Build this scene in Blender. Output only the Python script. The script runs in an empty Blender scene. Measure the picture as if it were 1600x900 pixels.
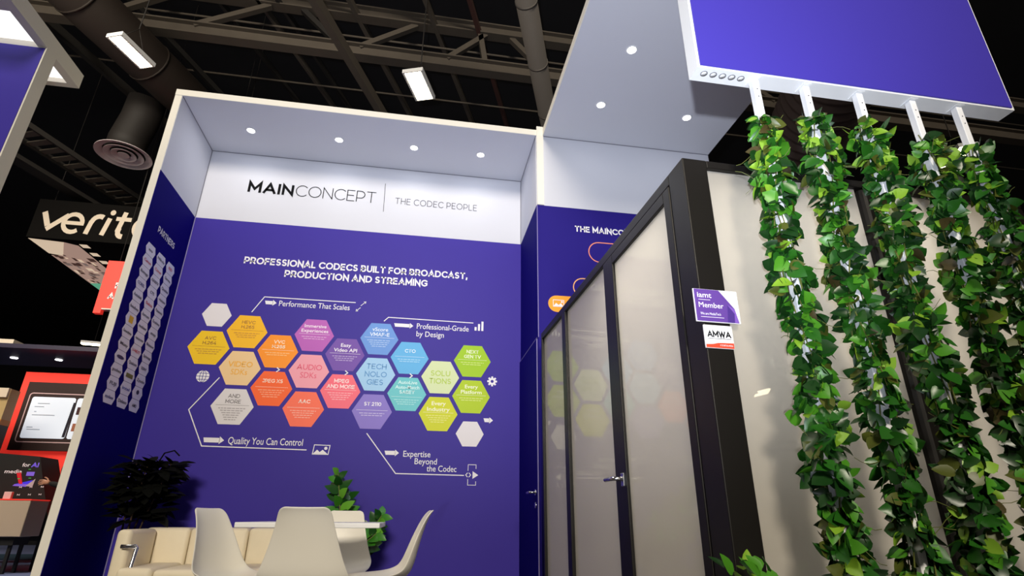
import bpy, bmesh, math, random
from mathutils import Vector, Matrix
random.seed(7)
SC = bpy.context.scene
COL = SC.collection
PI = math.pi

# ------------------------------------------------------------------ camera, world, exposure, lights
def cam():
    cd = bpy.data.cameras.new('camera'); o = bpy.data.objects.new('camera', cd); COL.objects.link(o)
    pitch, yaw, roll = 0.39280, -0.16224, 0.0083
    f = Vector((-math.sin(yaw)*math.cos(pitch), math.cos(yaw)*math.cos(pitch), math.sin(pitch)))
    r = Vector((math.cos(yaw), math.sin(yaw), 0)); u = r.cross(f)
    r2 = r*math.cos(roll)+u*math.sin(roll); u2 = -r*math.sin(roll)+u*math.cos(roll)
    m = Matrix.Identity(4)
    for i in range(3):
        m[i][0] = r2[i]; m[i][1] = u2[i]; m[i][2] = -f[i]
    m.translation = (2.4775, -5.6418, 0.78)
    o.matrix_world = m
    cd.sensor_width = 36; cd.lens = 870.459/1600*36; cd.clip_start = 0.05; cd.clip_end = 300
    SC.camera = o
cam()
SC.view_settings.view_transform = 'Standard'; SC.view_settings.look = 'None'
SC.view_settings.gamma = 1; SC.view_settings.use_curve_mapping = False
SC.view_settings.exposure = 0.0
W = bpy.data.worlds.new('world'); SC.world = W; W.use_nodes = True
W.node_tree.nodes['Background'].inputs[0].default_value = (0.9, 0.85, 1.0, 1)
W.node_tree.nodes['Background'].inputs[1].default_value = 0.012

def area(name, loc, target, sx, sy, power, color, spread=PI):
    d = bpy.data.lights.new(name, 'AREA'); d.shape = 'RECTANGLE'; d.size = sx; d.size_y = sy
    d.energy = power; d.color = color; d.spread = spread
    o = bpy.data.objects.new(name, d); COL.objects.link(o); o.location = loc
    o.rotation_euler = (Vector(target)-Vector(loc)).to_track_quat('-Z', 'Y').to_euler()
    return o
def spot(name, loc, target, power, color, angle, blend, radius=0.04, parent=None):
    d = bpy.data.lights.new(name, 'SPOT'); d.energy = power; d.color = color
    d.spot_size = angle; d.spot_blend = blend; d.shadow_soft_size = radius
    o = bpy.data.objects.new(name, d); COL.objects.link(o); o.location = loc
    o.rotation_euler = (Vector(target)-Vector(loc)).to_track_quat('-Z', 'Y').to_euler()
    return o
WARM = (1.0, 0.90, 0.74)
# rows of hall high-bay lamps over the aisle in front of the booth
area('hall_lamps_aisle', (1.3, -24.0, 10.0), (1.6, -1.0, 2.0), 4, 4, 4200, WARM)
area('hall_lamps_side', (-7.0, -3.0, 10.6), (-6.5, -2.5, 0), 6, 10, 200, WARM)
area('hall_lamps_far', (-6.0, -1.5, 8.4), (-5.0, 4.5, 0), 5, 4, 900, WARM)
# uplight standing on the aisle floor behind the camera, aimed at the canopy
spot('aisle_uplight', (2.1, -6.25, 0.60), (3.2, -1.8, 4.3), 1000, (0.82, 0.88, 1.0), math.radians(82), 1.0, 0.025)
NICHE_SPOT = 2.1; CANOPY_SPOT = 1.2; POD_LAMP = 31

# ------------------------------------------------------------------ materials
def lin(c):
    return tuple(((x/255)/12.92 if x/255 <= 0.04045 else ((x/255+0.055)/1.055)**2.4) for x in c)
MATS = {}
def mat(name, rgb, rough=0.6, metal=0.0, spec=0.5, coat=0.0, emit=None, es=0.0, var=0.0, scale=8.0, bump=0.0, trans=0.0):
    if name in MATS: return MATS[name]
    m = bpy.data.materials.new(name); m.use_nodes = True
    nt = m.node_tree; b = nt.nodes['Principled BSDF']
    c = lin(rgb)
    b.inputs['Base Color'].default_value = (*c, 1)
    b.inputs['Roughness'].default_value = rough; b.inputs['Metallic'].default_value = metal
    b.inputs['Specular IOR Level'].default_value = spec
    b.inputs['Coat IOR'].default_value = 1.75; b.inputs['Coat Weight'].default_value = coat; b.inputs['Coat Roughness'].default_value = 0.03
    if trans: b.inputs['Subsurface Weight'].default_value = 0
    if emit:
        b.inputs['Emission Color'].default_value = (*lin(emit), 1); b.inputs['Emission Strength'].default_value = es
    if var or bump:
        tc = nt.nodes.new('ShaderNodeTexCoord'); nz = nt.nodes.new('ShaderNodeTexNoise')
        nz.inputs['Scale'].default_value = scale; nz.inputs['Detail'].default_value = 4
        nt.links.new(tc.outputs['Object'], nz.inputs['Vector'])
        if var:
            mx = nt.nodes.new('ShaderNodeMix'); mx.data_type = 'RGBA'
            mx.inputs[6].default_value = (*[x*(1-var) for x in c], 1); mx.inputs[7].default_value = (*[min(1, x*(1+var)) for x in c], 1)
            nt.links.new(nz.outputs['Fac'], mx.inputs[0]); nt.links.new(mx.outputs[2], b.inputs['Base Color'])
        if bump:
            bp = nt.nodes.new('ShaderNodeBump'); bp.inputs['Strength'].default_value = bump; bp.inputs['Distance'].default_value = 0.01
            nt.links.new(nz.outputs['Fac'], bp.inputs['Height']); nt.links.new(bp.outputs['Normal'], b.inputs['Normal'])
    MATS[name] = m
    return m
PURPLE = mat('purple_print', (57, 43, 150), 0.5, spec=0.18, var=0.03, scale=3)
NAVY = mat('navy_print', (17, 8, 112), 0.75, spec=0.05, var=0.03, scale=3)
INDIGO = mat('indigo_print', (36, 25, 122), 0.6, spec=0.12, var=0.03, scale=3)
BLUEV = mat('blue_violet_print', (66, 56, 164), 0.5, spec=0.15, var=0.02, scale=3)
WHITE = mat('white_laminate', (208, 209, 217), 0.55, spec=0.3, var=0.01, scale=2)
EDGE = mat('white_edge', (232, 228, 218), 0.5, spec=0.3)
DARKLINE = mat('seam_dark', (60, 58, 70), 0.8)
PRINTW = mat('white_vinyl', (236, 234, 240), 0.5, spec=0.3)
INK = mat('black_vinyl', (9, 9, 13), 0.75, spec=0.15)
INKG = mat('grey_vinyl', (70, 70, 80), 0.5)
BLACK = mat('black_frame', (15, 12, 10), 0.42, spec=0.32, var=0.1, scale=20)
CHROME = mat('brushed_steel', (205, 205, 208), 0.22, metal=1.0)
WPLASTIC = mat('white_plastic', (234, 230, 219), 0.38, spec=0.45, var=0.01, scale=5)
WPAINT = mat('white_powder_coat', (235, 236, 238), 0.4)
CREAM = mat('cream_leather', (226, 214, 188), 0.5, spec=0.4, var=0.04, scale=14, bump=0.06)
WOOD = mat('beech_wood', (170, 122, 78), 0.5, var=0.15, scale=12)
LENS = mat('lamp_lens', (255, 255, 255), 0.4, emit=(255, 255, 255), es=6.0)
PANEL_LIGHT = mat('luminous_panel', (255, 255, 255), 0.5, emit=(255, 252, 250), es=1.15)
TUBE_LIGHT = mat('high_bay_lens', (255, 255, 255), 0.5, emit=(255, 240, 200), es=14.0)
STEEL = mat('grey_roof_steel', (92, 84, 75), 0.7, var=0.12, scale=3)
STEELD = mat('dark_roof_steel', (42, 39, 37), 0.8, var=0.15, scale=3)
DUCT = mat('painted_duct', (112, 106, 100), 0.6, var=0.06, scale=2)
DUCTD = mat('brown_duct', (40, 32, 27), 0.6, var=0.08, scale=2)
DECK = mat('roof_deck', (26, 26, 32), 0.9, var=0.2, scale=1.5)
CARPET = mat('grey_carpet', (86, 84, 88), 0.95, var=0.1, scale=60, bump=0.2)
CARPETB = mat('blue_carpet', (112, 124, 170), 0.95, var=0.08, scale=40)
CARPETT = mat('teal_carpet', (30, 62, 84), 0.95, var=0.08, scale=40)

# ------------------------------------------------------------------ mesh helpers
def box(bm, x0, y0, z0, x1, y1, z1, mi=0, bevel=0.0):
    if x1 < x0: x0, x1 = x1, x0
    if y1 < y0: y0, y1 = y1, y0
    if z1 < z0: z0, z1 = z1, z0
    v = [bm.verts.new(p) for p in ((x0,y0,z0),(x1,y0,z0),(x1,y1,z0),(x0,y1,z0),(x0,y0,z1),(x1,y0,z1),(x1,y1,z1),(x0,y1,z1))]
    fs = [bm.faces.new([v[i] for i in q]) for q in ((3,2,1,0),(4,5,6,7),(0,1,5,4),(1,2,6,5),(2,3,7,6),(3,0,4,7))]
    for f in fs: f.material_index = mi
    if bevel:
        es = set(e for f in fs for e in f.edges)
        r = bmesh.ops.bevel(bm, geom=list(es), offset=bevel, segments=3, affect='EDGES', profile=0.5)
        for f in r['faces']: f.material_index = mi
    return fs
def tube(bm, pts, r, seg=10, mi=0, cap=True, flat=1.0):
    pts = [Vector(p) for p in pts]
    rs = r if isinstance(r, (list, tuple)) else [r]*len(pts)
    rings = []; up = None
    for i, p in enumerate(pts):
        t = (pts[min(i+1, len(pts)-1)]-pts[max(i-1, 0)]).normalized()
        if up is None:
            up = Vector((0,0,1)) if abs(t.z) < 0.9 else Vector((1,0,0))
        a = t.cross(up)
        if a.length < 1e-5: a = t.orthogonal()
        a.normalize(); b = a.cross(t).normalized(); up = b
        rings.append([bm.verts.new(p+(a*math.cos(2*PI*k/seg)+b*math.sin(2*PI*k/seg)*flat)*rs[i]) for k in range(seg)])
    for i in range(len(rings)-1):
        for k in range(seg):
            f = bm.faces.new((rings[i][k], rings[i][(k+1)%seg], rings[i+1][(k+1)%seg], rings[i+1][k])); f.smooth = seg > 5; f.material_index = mi
    if cap:
        f = bm.faces.new(rings[0][::-1]); f.material_index = mi
        f = bm.faces.new(rings[-1]); f.material_index = mi
def bar(bm, p, q, w, h, mi=0, up=(0,0,1)):
    p, q = Vector(p), Vector(q); t = (q-p).normalized(); a = t.cross(Vector(up))
    if a.length < 1e-5: a = t.orthogonal()
    a.normalize(); b = a.cross(t)
    vs = []
    for c in (p, q):
        for s, k in ((-1,-1),(1,-1),(1,1),(-1,1)):
            vs.append(bm.verts.new(c+a*s*w/2+b*k*h/2))
    for q4 in ((3,2,1,0),(4,5,6,7),(0,1,5,4),(1,2,6,5),(2,3,7,6),(3,0,4,7)):
        f = bm.faces.new([vs[i] for i in q4]); f.material_index = mi
def lathe(bm, prof, seg=32, mi=0, c=(0,0,0)):
    c = Vector(c); rings = []
    for r, z in prof:
        if r < 1e-6: rings.append([bm.verts.new(c+Vector((0,0,z)))])
        else: rings.append([bm.verts.new(c+Vector((r*math.cos(2*PI*k/seg), r*math.sin(2*PI*k/seg), z))) for k in range(seg)])
    for a, b in zip(rings, rings[1:]):
        for k in range(seg):
            k2 = (k+1)%seg
            if len(a) == 1 and len(b) == 1: continue
            if len(a) == 1: f = bm.faces.new((a[0], b[k2], b[k]))
            elif len(b) == 1: f = bm.faces.new((a[k], a[k2], b[0]))
            else: f = bm.faces.new((a[k], a[k2], b[k2], b[k]))
            f.smooth = True; f.material_index = mi
def obj(name, bm, mats, parent=None, label=None, smooth=False, loc=None):
    me = bpy.data.meshes.new(name)
    if isinstance(bm, bmesh.types.BMesh):
        bmesh.ops.recalc_face_normals(bm, faces=bm.faces[:])
        bm.to_mesh(me); bm.free()
    else: me = bm
    for m in (mats if isinstance(mats, (list, tuple)) else [mats]): me.materials.append(m)
    o = bpy.data.objects.new(name, me); COL.objects.link(o)
    if smooth:
        for p in me.polygons: p.use_smooth = True
    if parent is not None: o.parent = parent
    if label: o['label'] = label
    if loc: o.location = loc
    return o
def B(): return bmesh.new()
def thing(name, label, cat, loc=(0,0,0), rz=0.0, group=None):
    o = bpy.data.objects.new(name, None); COL.objects.link(o); o.empty_display_size = 0.1
    o.location = loc; o.rotation_euler = (0,0,rz); o['label'] = label; o['category'] = cat
    if group: o['group'] = group
    return o
def tag(o, label, cat, group=None):
    o['label'] = label; o['category'] = cat
    if group: o['group'] = group
    return o
def struct(o, label=None):
    o['kind'] = 'structure'
    if label: o['label'] = label
    return o
def children(o): return [c for c in bpy.data.objects if c.parent == o]
def copy_tree(o, parent=None):
    kids = children(o)
    c = o.copy(); COL.objects.link(c)
    if parent is not None: c.parent = parent
    for k in kids: copy_tree(k, c)
    return c

# ---- flat graphics: 2D polygons and lettering mapped onto a wall plane
class Plane:
    def __init__(s, o, u, v): s.o, s.u, s.v = Vector(o), Vector(u), Vector(v); s.n = s.u.cross(s.v).normalized()
    def __call__(s, a, b, lift=0.0): return s.o+s.u*a+s.v*b+s.n*lift
def poly(bm, pl, pts, lift=0.002, mi=0):
    f = bm.faces.new([bm.verts.new(pl(a, b, lift)) for a, b in pts]); f.material_index = mi; return f
def stroke(bm, pl, pts, w, lift=0.002, mi=0, closed=False):
    n = len(pts); rng = range(n if closed else n-1)
    P = [Vector((a, b)) for a, b in pts]
    L = []; R = []
    for i in range(n):
        d0 = (P[i]-P[i-1]).normalized() if (i > 0 or closed) else None
        d1 = (P[(i+1)%n]-P[i]).normalized() if (i < n-1 or closed) else None
        if d0 is None: d0 = d1
        if d1 is None: d1 = d0
        n0 = Vector((-d0.y, d0.x)); n1 = Vector((-d1.y, d1.x)); m = (n0+n1)
        m = m/max(m.length_squared, 0.2)*2*0.5*w
        L.append(bm.verts.new(pl(P[i].x+m.x, P[i].y+m.y, lift))); R.append(bm.verts.new(pl(P[i].x-m.x, P[i].y-m.y, lift)))
    for i in rng:
        j = (i+1)%n
        f = bm.faces.new((L[i], R[i], R[j], L[j])); f.material_index = mi
def circle_pts(cx, cy, r, n=24, a0=0.0, a1=2*PI, ry=None, end=False):
    ry = r if ry is None else ry
    m = n-1 if end else n
    return [(cx+r*math.cos(a0+(a1-a0)*i/m), cy+ry*math.sin(a0+(a1-a0)*i/m)) for i in range(n)]
_T = {}
def glyphs(s, off):
    k = (s, off)
    if k not in _T:
        c = bpy.data.curves.new('t', 'FONT'); c.body = s; c.size = 1.0; c.offset = off; c.resolution_u = 3; c.fill_mode = 'FRONT'
        c.dimensions = '2D'
        o = bpy.data.objects.new('t', c); COL.objects.link(o)
        bpy.context.view_layer.update()
        me = bpy.data.meshes.new_from_object(o.evaluated_get(bpy.context.evaluated_depsgraph_get()))
        vs = [(v.co.x, v.co.y) for v in me.vertices]; fs = [tuple(p.vertices) for p in me.polygons]
        bpy.data.objects.remove(o); bpy.data.curves.remove(c); bpy.data.meshes.remove(me)
        _T[k] = (vs, fs)
    return _T[k]
def text(bm, pl, s, x, y, cap, width=None, align='L', off=0.0, lift=0.003, mi=0, shear=0.0):
    vs, fs = glyphs(s, off)
    hv, _ = glyphs('H', off); ch = max(b for a, b in hv)-min(b for a, b in hv)
    k = cap/ch; x0 = min(a for a, b in vs); x1 = max(a for a, b in vs)
    kx = k if width is None else width/(x1-x0)
    w = (x1-x0)*kx
    sx = x if align == 'L' else (x-w/2 if align == 'C' else x-w)
    V = [bm.verts.new(pl(sx+(a-x0)*kx+b*k*shear, y+b*k, lift)) for a, b in vs]
    for f in fs:
        try:
            g = bm.faces.new([V[i] for i in f]); g.material_index = mi
        except ValueError: pass
    return w
def gobj(name, bm, mats, parent, label=None):
    """link a flat graphic without touching its winding"""
    me = bpy.data.meshes.new(name); bm.to_mesh(me); bm.free()
    for m in (mats if isinstance(mats, (list, tuple)) else [mats]): me.materials.append(m)
    o = bpy.data.objects.new(name, me); COL.objects.link(o); o.parent = parent
    if label: o['label'] = label
    return o


# geometric stroke capitals (monoline), unit cap height
def _arc(cx, cy, r, a0, a1, n=10, ry=None): return circle_pts(cx, cy, r, n, math.radians(a0), math.radians(a1), ry, end=True)
def _o(w): return [_arc(w/2, .5, w/2, 90, 450, 25, .5)]
SF = {
 'A': (.86, [[(0, 0), (.43, 1), (.86, 0)], [(.15, .30), (.71, .30)]]),
 'B': (.70, [[(0, 0), (0, 1), (.38, 1)]+_arc(.38, .76, .24, 90, -90, 8)+[(0, .52)], [(.38, .52)]+_arc(.42, .26, .27, 90, -90, 8, .26)+[(0, 0)]]),
 'C': (.84, [_arc(.5, .5, .5, 45, 315, 20)]),
 'D': (.84, [[(0, 0), (0, 1), (.34, 1)]+_arc(.34, .5, .50, 90, -90, 14)+[(0, 0)]]),
 'E': (.60, [[(.60, 1), (0, 1), (0, 0), (.60, 0)], [(0, .52), (.54, .52)]]),
 'F': (.58, [[(.58, 1), (0, 1), (0, 0)], [(0, .50), (.52, .50)]]),
 'G': (.88, [_arc(.5, .5, .5, 45, 318, 20)+[(.87, .46), (.56, .46)]]),
 'H': (.74, [[(0, 0), (0, 1)], [(.74, 0), (.74, 1)], [(0, .51), (.74, .51)]]),
 'I': (.0, [[(0, 0), (0, 1)]]),
 'J': (.46, [[(.08, 1), (.46, 1), (.46, .25)]+_arc(.22, .26, .24, 0, -130, 8)]),
 'K': (.70, [[(0, 0), (0, 1)], [(.66, 1), (.0, .36)], [(.24, .58), (.70, 0)]]),
 'L': (.54, [[(0, 1), (0, 0), (.54, 0)]]),
 'M': (.90, [[(0, 0), (0, 1), (.45, .28), (.90, 1), (.90, 0)]]),
 'N': (.76, [[(0, 0), (0, 1), (.76, 0), (.76, 1)]]),
 'O': (1.0, _o(1.0)),
 'P': (.66, [[(0, 0), (0, 1), (.34, 1)]+_arc(.34, .67, .33, 90, -90, 10)+[(0, .34)]]),
 'Q': (1.0, _o(1.0)+[[(.6, .2), (.95, -.06)]]),
 'R': (.68, [[(0, 0), (0, 1), (.34, 1)]+_arc(.34, .67, .33, 90, -90, 10)+[(0, .34)], [(.36, .34), (.68, 0)]]),
 'S': (.62, [_arc(.31, .745, .27, 50, 262, 12, .255)+_arc(.31, .255, .29, 82, -138, 12, .255)]),
 'T': (.74, [[(0, 1), (.74, 1)], [(.37, 1), (.37, 0)]]),
 'U': (.74, [[(0, 1), (0, .37)]+_arc(.37, .37, .37, 180, 360, 12)+[(.74, 1)]]),
 'V': (.84, [[(0, 1), (.42, 0), (.84, 1)]]),
 'W': (1.2, [[(0, 1), (.32, 0), (.60, .9), (.88, 0), (1.2, 1)]]),
 'X': (.74, [[(0, 1), (.74, 0)], [(0, 0), (.74, 1)]]),
 'Y': (.74, [[(0, 1), (.37, .42), (.74, 1)], [(.37, .42), (.37, 0)]]),
 'Z': (.68, [[(0, 1), (.68, 1), (0, 0), (.68, 0)]]),
 '0': (.70, [_arc(.35, .5, .35, 90, 450, 21, .5)]),
 '1': (.24, [[(0, 1), (.24, 1), (.24, 0)]]),
 '2': (.60, [_arc(.29, .70, .29, 160, -20, 10, .30)+[(0, 0), (.60, 0)]]),
 '4': (.72, [[(.46, 1), (0, .26), (.72, .26)], [(.52, .5), (.52, 0)]]),
 '5': (.60, [[(.56, 1), (.10, 1), (.06, .58)]+_arc(.28, .30, .31, 100, -145, 12, .30)]),
 '6': (.62, [_arc(.31, .31, .31, 160, 520, 19), [(.56, .97)]+_arc(.50, .50, .50, 105, 185, 8)]),
 '.': (.02, [[(0, .0), (.0, .13)]]), ',': (.05, [[(.04, .12), (.0, -.16)]]), '-': (.34, [[(0, .4), (.34, .4)]]),
}
def caps(bm, pl, s, x, y, cap, width=None, align='L', wt=0.12, lift=0.003, mi=0, gap=0.30):
    """stroke lettering; the given width is the inked width"""
    pos = 0.0; L = []
    for c in s:
        if c == ' ': pos += 0.40; continue
        w, st = SF[c]; L.append((pos, st)); pos += w+gap
    tot = pos-gap; k = cap*(1-wt)
    kx = k if width is None else (width-wt*cap)/max(tot, 0.2)
    w_all = tot*kx+wt*cap
    x0 = (x if align == 'L' else (x-w_all/2 if align == 'C' else x-w_all))+wt*cap/2; y0 = y+wt*cap/2
    for p, st in L:
        for q in st:
            n = len(q); cl = n > 3 and (Vector(q[0])-Vector(q[-1])).length < 1e-4
            pts = [(x0+(p+a)*kx, y0+b*k) for a, b in (q[:-1] if cl else q)]
            if not cl:      # butt ends reach the cap line
                for e, f in ((0, 1), (-1, -2)):
                    d = (Vector(pts[e])-Vector(pts[f])).normalized()*wt*cap/2*(1 if abs(Vector(pts[e]).y-Vector(pts[f]).y) > 1e-6 else 0.6)
                    pts[e] = (pts[e][0]+d.x, pts[e][1]+d.y)
            # drop repeated points
            pp = [pts[0]]
            for a in pts[1:]:
                if (Vector(a)-Vector(pp[-1])).length > 1e-5: pp.append(a)
            stroke(bm, pl, pp, wt*cap, lift, mi, cl)
    return w_all

# ------------------------------------------------------------------ booth shell
BW, HC, HP, D = 3.5, 4.55, 3.70, 0.889
bm = B(); box(bm, -60, -40, -0.1, 60, 60, 0.0); floor = struct(obj('floor', bm, CARPET), 'grey carpeted hall floor')
bm = B(); box(bm, -60, 3.4, 0.0, -0.6, 22, 0.012, 0); box(bm, -60, 7.0, 0.012, -0.6, 8.8, 0.02, 1)
struct(obj('trim_1', bm, [CARPETB, CARPETT]), 'pale blue and teal carpet of the neighbouring aisle')
bm = B(); box(bm, -60, -40, 14.0, 60, 60, 14.3); struct(obj('ceiling', bm, DECK), 'black roof deck of the hall')
bm = B(); box(bm, -60, 46, 0, 60, 46.3, 14); struct(obj('wall_north', bm, DECK), 'dark far wall of the hall')
bm = B(); box(bm, 36, -40, 0, 36.3, 46, 14); struct(obj('wall_east', bm, DECK), 'dark right wall of the hall')
bm = B(); box(bm, -50.3, -40, 0, -50, 46, 14); struct(obj('wall_west', bm, DECK), 'dark left wall of the hall')

bm = B(); box(bm, 0, 0, 0, BW, 0.07, HP, 0); box(bm, 0, 0, HP, BW, 0.07, HC, 1)
wall_back = struct(obj('wall_back', bm, [PURPLE, WHITE]), 'purple back wall of the niche with white header band')
bm = B(); box(bm, -0.065, -D, 0, -0.004, 0.07, HC, 1); box(bm, -0.004, -D+0.004, 0, 0, 0, HP, 0); box(bm, -0.004, -D+0.004, HP, 0, 0, HC, 2)
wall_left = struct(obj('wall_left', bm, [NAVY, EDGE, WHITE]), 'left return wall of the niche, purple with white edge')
bm = B(); box(bm, BW, -D+0.012, 0, BW+0.05, 0.07, HP, 0); box(bm, BW, -D+0.012, HP, BW+0.05, 0.07, HC, 1)
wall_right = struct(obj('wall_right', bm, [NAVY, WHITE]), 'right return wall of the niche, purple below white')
bm = B(); box(bm, BW+0.004, -D, 0, 5.46, -D+0.012, HP, 0); box(bm, BW+0.004, -D, HP, 5.46, -D+0.012, HC, 1)
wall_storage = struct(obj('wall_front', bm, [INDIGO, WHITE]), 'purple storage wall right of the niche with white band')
bm = B(); box(bm, 5.43, -D+0.012, 0, 5.46, 1.2, HC); struct(obj('wall_storage_side', bm, WHITE))
bm = B(); box(bm, -0.065, -D, HC, BW+0.075, 0.07, HC+0.01, 0); box(bm, -0.065, -D-0.004, HC+0.002, BW+0.004, 0.07, HC+0.07, 1)
struct(obj('ceiling_niche', bm, [WHITE, EDGE]), 'white ceiling slab of the niche')
bm = B(); box(bm, BW+0.004, -D-0.016, HP, BW+0.075, -D-0.001, HC+0.11, 0)
struct(obj('trim_2', bm, EDGE), 'white post at the joint of niche and canopy')
bm = B(); box(bm, BW+0.075, -4.7, HC, 5.46, 1.2, HC+0.06, 0); box(bm, BW+0.068, -4.7, HC-0.004, BW+0.075, -D-0.016, HC+0.075, 1)  # unseen front length added to shade the header box and ivy
struct(obj('ceiling_canopy', bm, [WHITE, EDGE]), 'white canopy soffit reaching forward over the pod')
bm = B()   # fine dark joints of the white linings
bar(bm, (0.003, -D+0.01, HC-0.003), (0.003, -0.003, HC-0.003), 0.005, 0.005)
bar(bm, (0.003, -0.003, HC-0.003), (BW-0.003, -0.003, HC-0.003), 0.005, 0.005)
bar(bm, (BW-0.003, -D+0.01, HC-0.003), (BW-0.003, -0.003, HC-0.003), 0.005, 0.005)
bar(bm, (0.003, -0.003, HP), (0.003, -0.003, HC), 0.005, 0.005)
bar(bm, (BW-0.003, -0.003, HP), (BW-0.003, -0.003, HC), 0.005, 0.005)
bar(bm, (BW+0.08, -D-0.003, HC-0.003), (5.46, -D-0.003, HC-0.003), 0.005, 0.005)
struct(obj('trim_3', bm, mat('seam_grey', (120, 118, 130), 0.8)), 'fine grey joints between the white panels')
bm = B(); bar(bm, (0.004, -0.004, 0), (0.004, -0.004, HP), 0.007, 0.007); bar(bm, (BW+0.004, -D-0.003, 2.31), (BW+0.004, -D-0.003, HP), 0.005, 0.005)
struct(obj('trim_4', bm, mat('corner_light', (150, 142, 190), 0.6)), 'thin pale corner profiles of the purple walls')

# flush door in the right return wall
bm = B(); box(bm, BW-0.012, -D+0.03, 0.01, BW-0.001, -0.012, 2.30, 0)
door = struct(obj('door_1', bm, NAVY), 'flush purple storage door in the right return wall')
bm = B()
for y0, y1, z0, z1 in ((-D+0.022, -D+0.028, 0.01, 2.312), (-D+0.022, -0.006, 2.302, 2.310)): box(bm, BW-0.011, y0, z0, BW-0.002, y1, z1)
obj('door_joint', bm, mat('door_joint_metal', (120, 112, 165), 0.5), door)
bm = B(); tube(bm, [(BW-0.012, -0.80, 0.985), (BW-0.06, -0.80, 0.985), (BW-0.066, -0.79, 0.985), (BW-0.066, -0.68, 0.985)], 0.010, 10)
lathe_c = (BW-0.014, -0.80, 0.985)
for k in (0, -0.10):
    tube(bm, [(BW-0.011, -0.80, 0.985+k), (BW-0.022, -0.80, 0.985+k)], 0.024, 16)
obj('door_handle', bm, CHROME, door, 'steel lever handle')

# ------------------------------------------------------------------ printed graphics, back wall
PB = Plane((0, 0, 0), (1, 0, 0), (0, 0, 1))
PB.n = Vector((0, -1, 0))
bm = B()
caps(bm, PB, 'MAIN', 0.455, 4.066, 0.135, 0.478, wt=0.20, gap=0.36)
t1 = gobj('lettering', bm, INK, wall_back, 'bold black word MAIN')
bm = B(); caps(bm, PB, 'CONCEPT', 0.955, 4.066, 0.143, 0.872, wt=0.062, gap=0.20)
gobj('lettering', bm, INK, wall_back, 'thin black word CONCEPT')
bm = B(); stroke(bm, PB, [(1.924, 3.966), (1.913, 4.338)], 0.006); gobj('divider_line', bm, INKG, wall_back)
bm = B(); caps(bm, PB, 'THE CODEC PEOPLE', 2.042, 4.083, 0.080, 0.936, wt=0.085)
gobj('lettering', bm, INKG, wall_back, 'thin grey words THE CODEC PEOPLE')
bm = B()
caps(bm, PB, 'PROFESSIONAL CODECS BUILT FOR BROADCAST,', 0.572, 3.212, 0.078, 2.33, wt=0.20, gap=0.36)
caps(bm, PB, 'PRODUCTION AND STREAMING', 0.992, 3.092, 0.078, 1.48, wt=0.20, gap=0.36)
gobj('lettering', bm, PRINTW, wall_back, 'bold white headline in two lines')

def hexpts(cx, cy, R): return [(cx+R*math.cos(PI/3*k), cy+R*math.sin(PI/3*k)) for k in range(6)]
def words_line(bm, pl, cx, y, w, h, rnd, mi=0, lift=0.003):
    x = cx-w/2
    while x < cx+w/2-0.008:
        L = min(rnd.uniform(0.016, 0.04), cx+w/2-x)
        poly(bm, pl, [(x, y), (x+L, y), (x+L, y+h), (x, y+h)], lift, mi); x += L+0.006
COLX = lambda k: 0.417+0.3215*k
ODD = (2.478, 2.108, 1.738); EVN = (2.293, 1.923)
rnd = random.Random(3)
HEX = [  # col, z, colour, words, text colour, cap, lines of small print, colour name
    (0, 2.296, (240, 196, 10), ['AVC', 'H.264'], (150, 100, 20), 0.034, 3, 'yellow'),
    (1, ODD[0], (246, 186, 20), ['HEVC', 'H.265'], (160, 100, 20), 0.034, 3, 'amber'),
    (1, ODD[1], (238, 202, 150), ['VIDEO', 'SDKs'], (238, 170, 20), 0.053, 0, 'pale yellow'),
    (1, ODD[2], (222, 218, 222), ['AND', 'MORE'], (110, 104, 110), 0.036, 6, 'light grey'),
    (2, EVN[0], (252, 148, 26), ['VVC', 'H.266'], (255, 236, 210), 0.034, 2, 'orange'),
    (2, EVN[1], (250, 100, 40), ['JPEG XS'], (255, 225, 205), 0.036, 4, 'dark orange'),
    (3, ODD[0], (186, 92, 186), ['Immersive', 'Experiences'], (250, 235, 250), 0.034, 2, 'magenta'),
    (3, ODD[1], (240, 160, 176), ['AUDIO', 'SDKs'], (226, 76, 112), 0.055, 0, 'pink'),
    (3, ODD[2], (252, 112, 84), ['AAC'], (255, 232, 222), 0.036, 4, 'coral'),
    (4, EVN[0], (112, 72, 170), ['Easy', 'Video API'], (245, 238, 250), 0.036, 3, 'violet'),
    (4, EVN[1], (248, 108, 128), ['MPEG', 'AND MORE'], (255, 230, 232), 0.038, 4, 'rose'),
    (5, ODD[0], (100, 150, 222), ['vScore', 'VMAF-E'], (225, 238, 255), 0.038, 4, 'blue'),
    (5, ODD[1], (160, 204, 240), ['TECH', 'NOLO', 'GIES'], (70, 140, 200), 0.055, 0, 'light blue'),
    (5, ODD[2], (136, 118, 206), ['ST 2110'], (245, 242, 252), 0.036, 2, 'lavender'),
    (6, EVN[0], (92, 178, 232), ['CTO'], (220, 240, 255), 0.036, 2, 'sky blue'),
    (6, EVN[1], (104, 198, 206), ['AutoLive', 'Auto-Match', 'SABET'], (215, 245, 245), 0.034, 3, 'turquoise'),
    (7, ODD[1], (212, 226, 176), ['SOLU', 'TIONS'], (170, 200, 50), 0.055, 0, 'pale green'),
    (7, ODD[2], (206, 212, 30), ['Every', 'Industry'], (246, 246, 215), 0.040, 4, 'lime yellow'),
    (8, EVN[0], (158, 200, 20), ['NEXT', 'GEN TV'], (240, 248, 210), 0.036, 2, 'green'),
    (8, EVN[1], (176, 204, 24), ['Every', 'Platform'], (244, 248, 215), 0.038, 2, 'lime green'),
]
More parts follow.
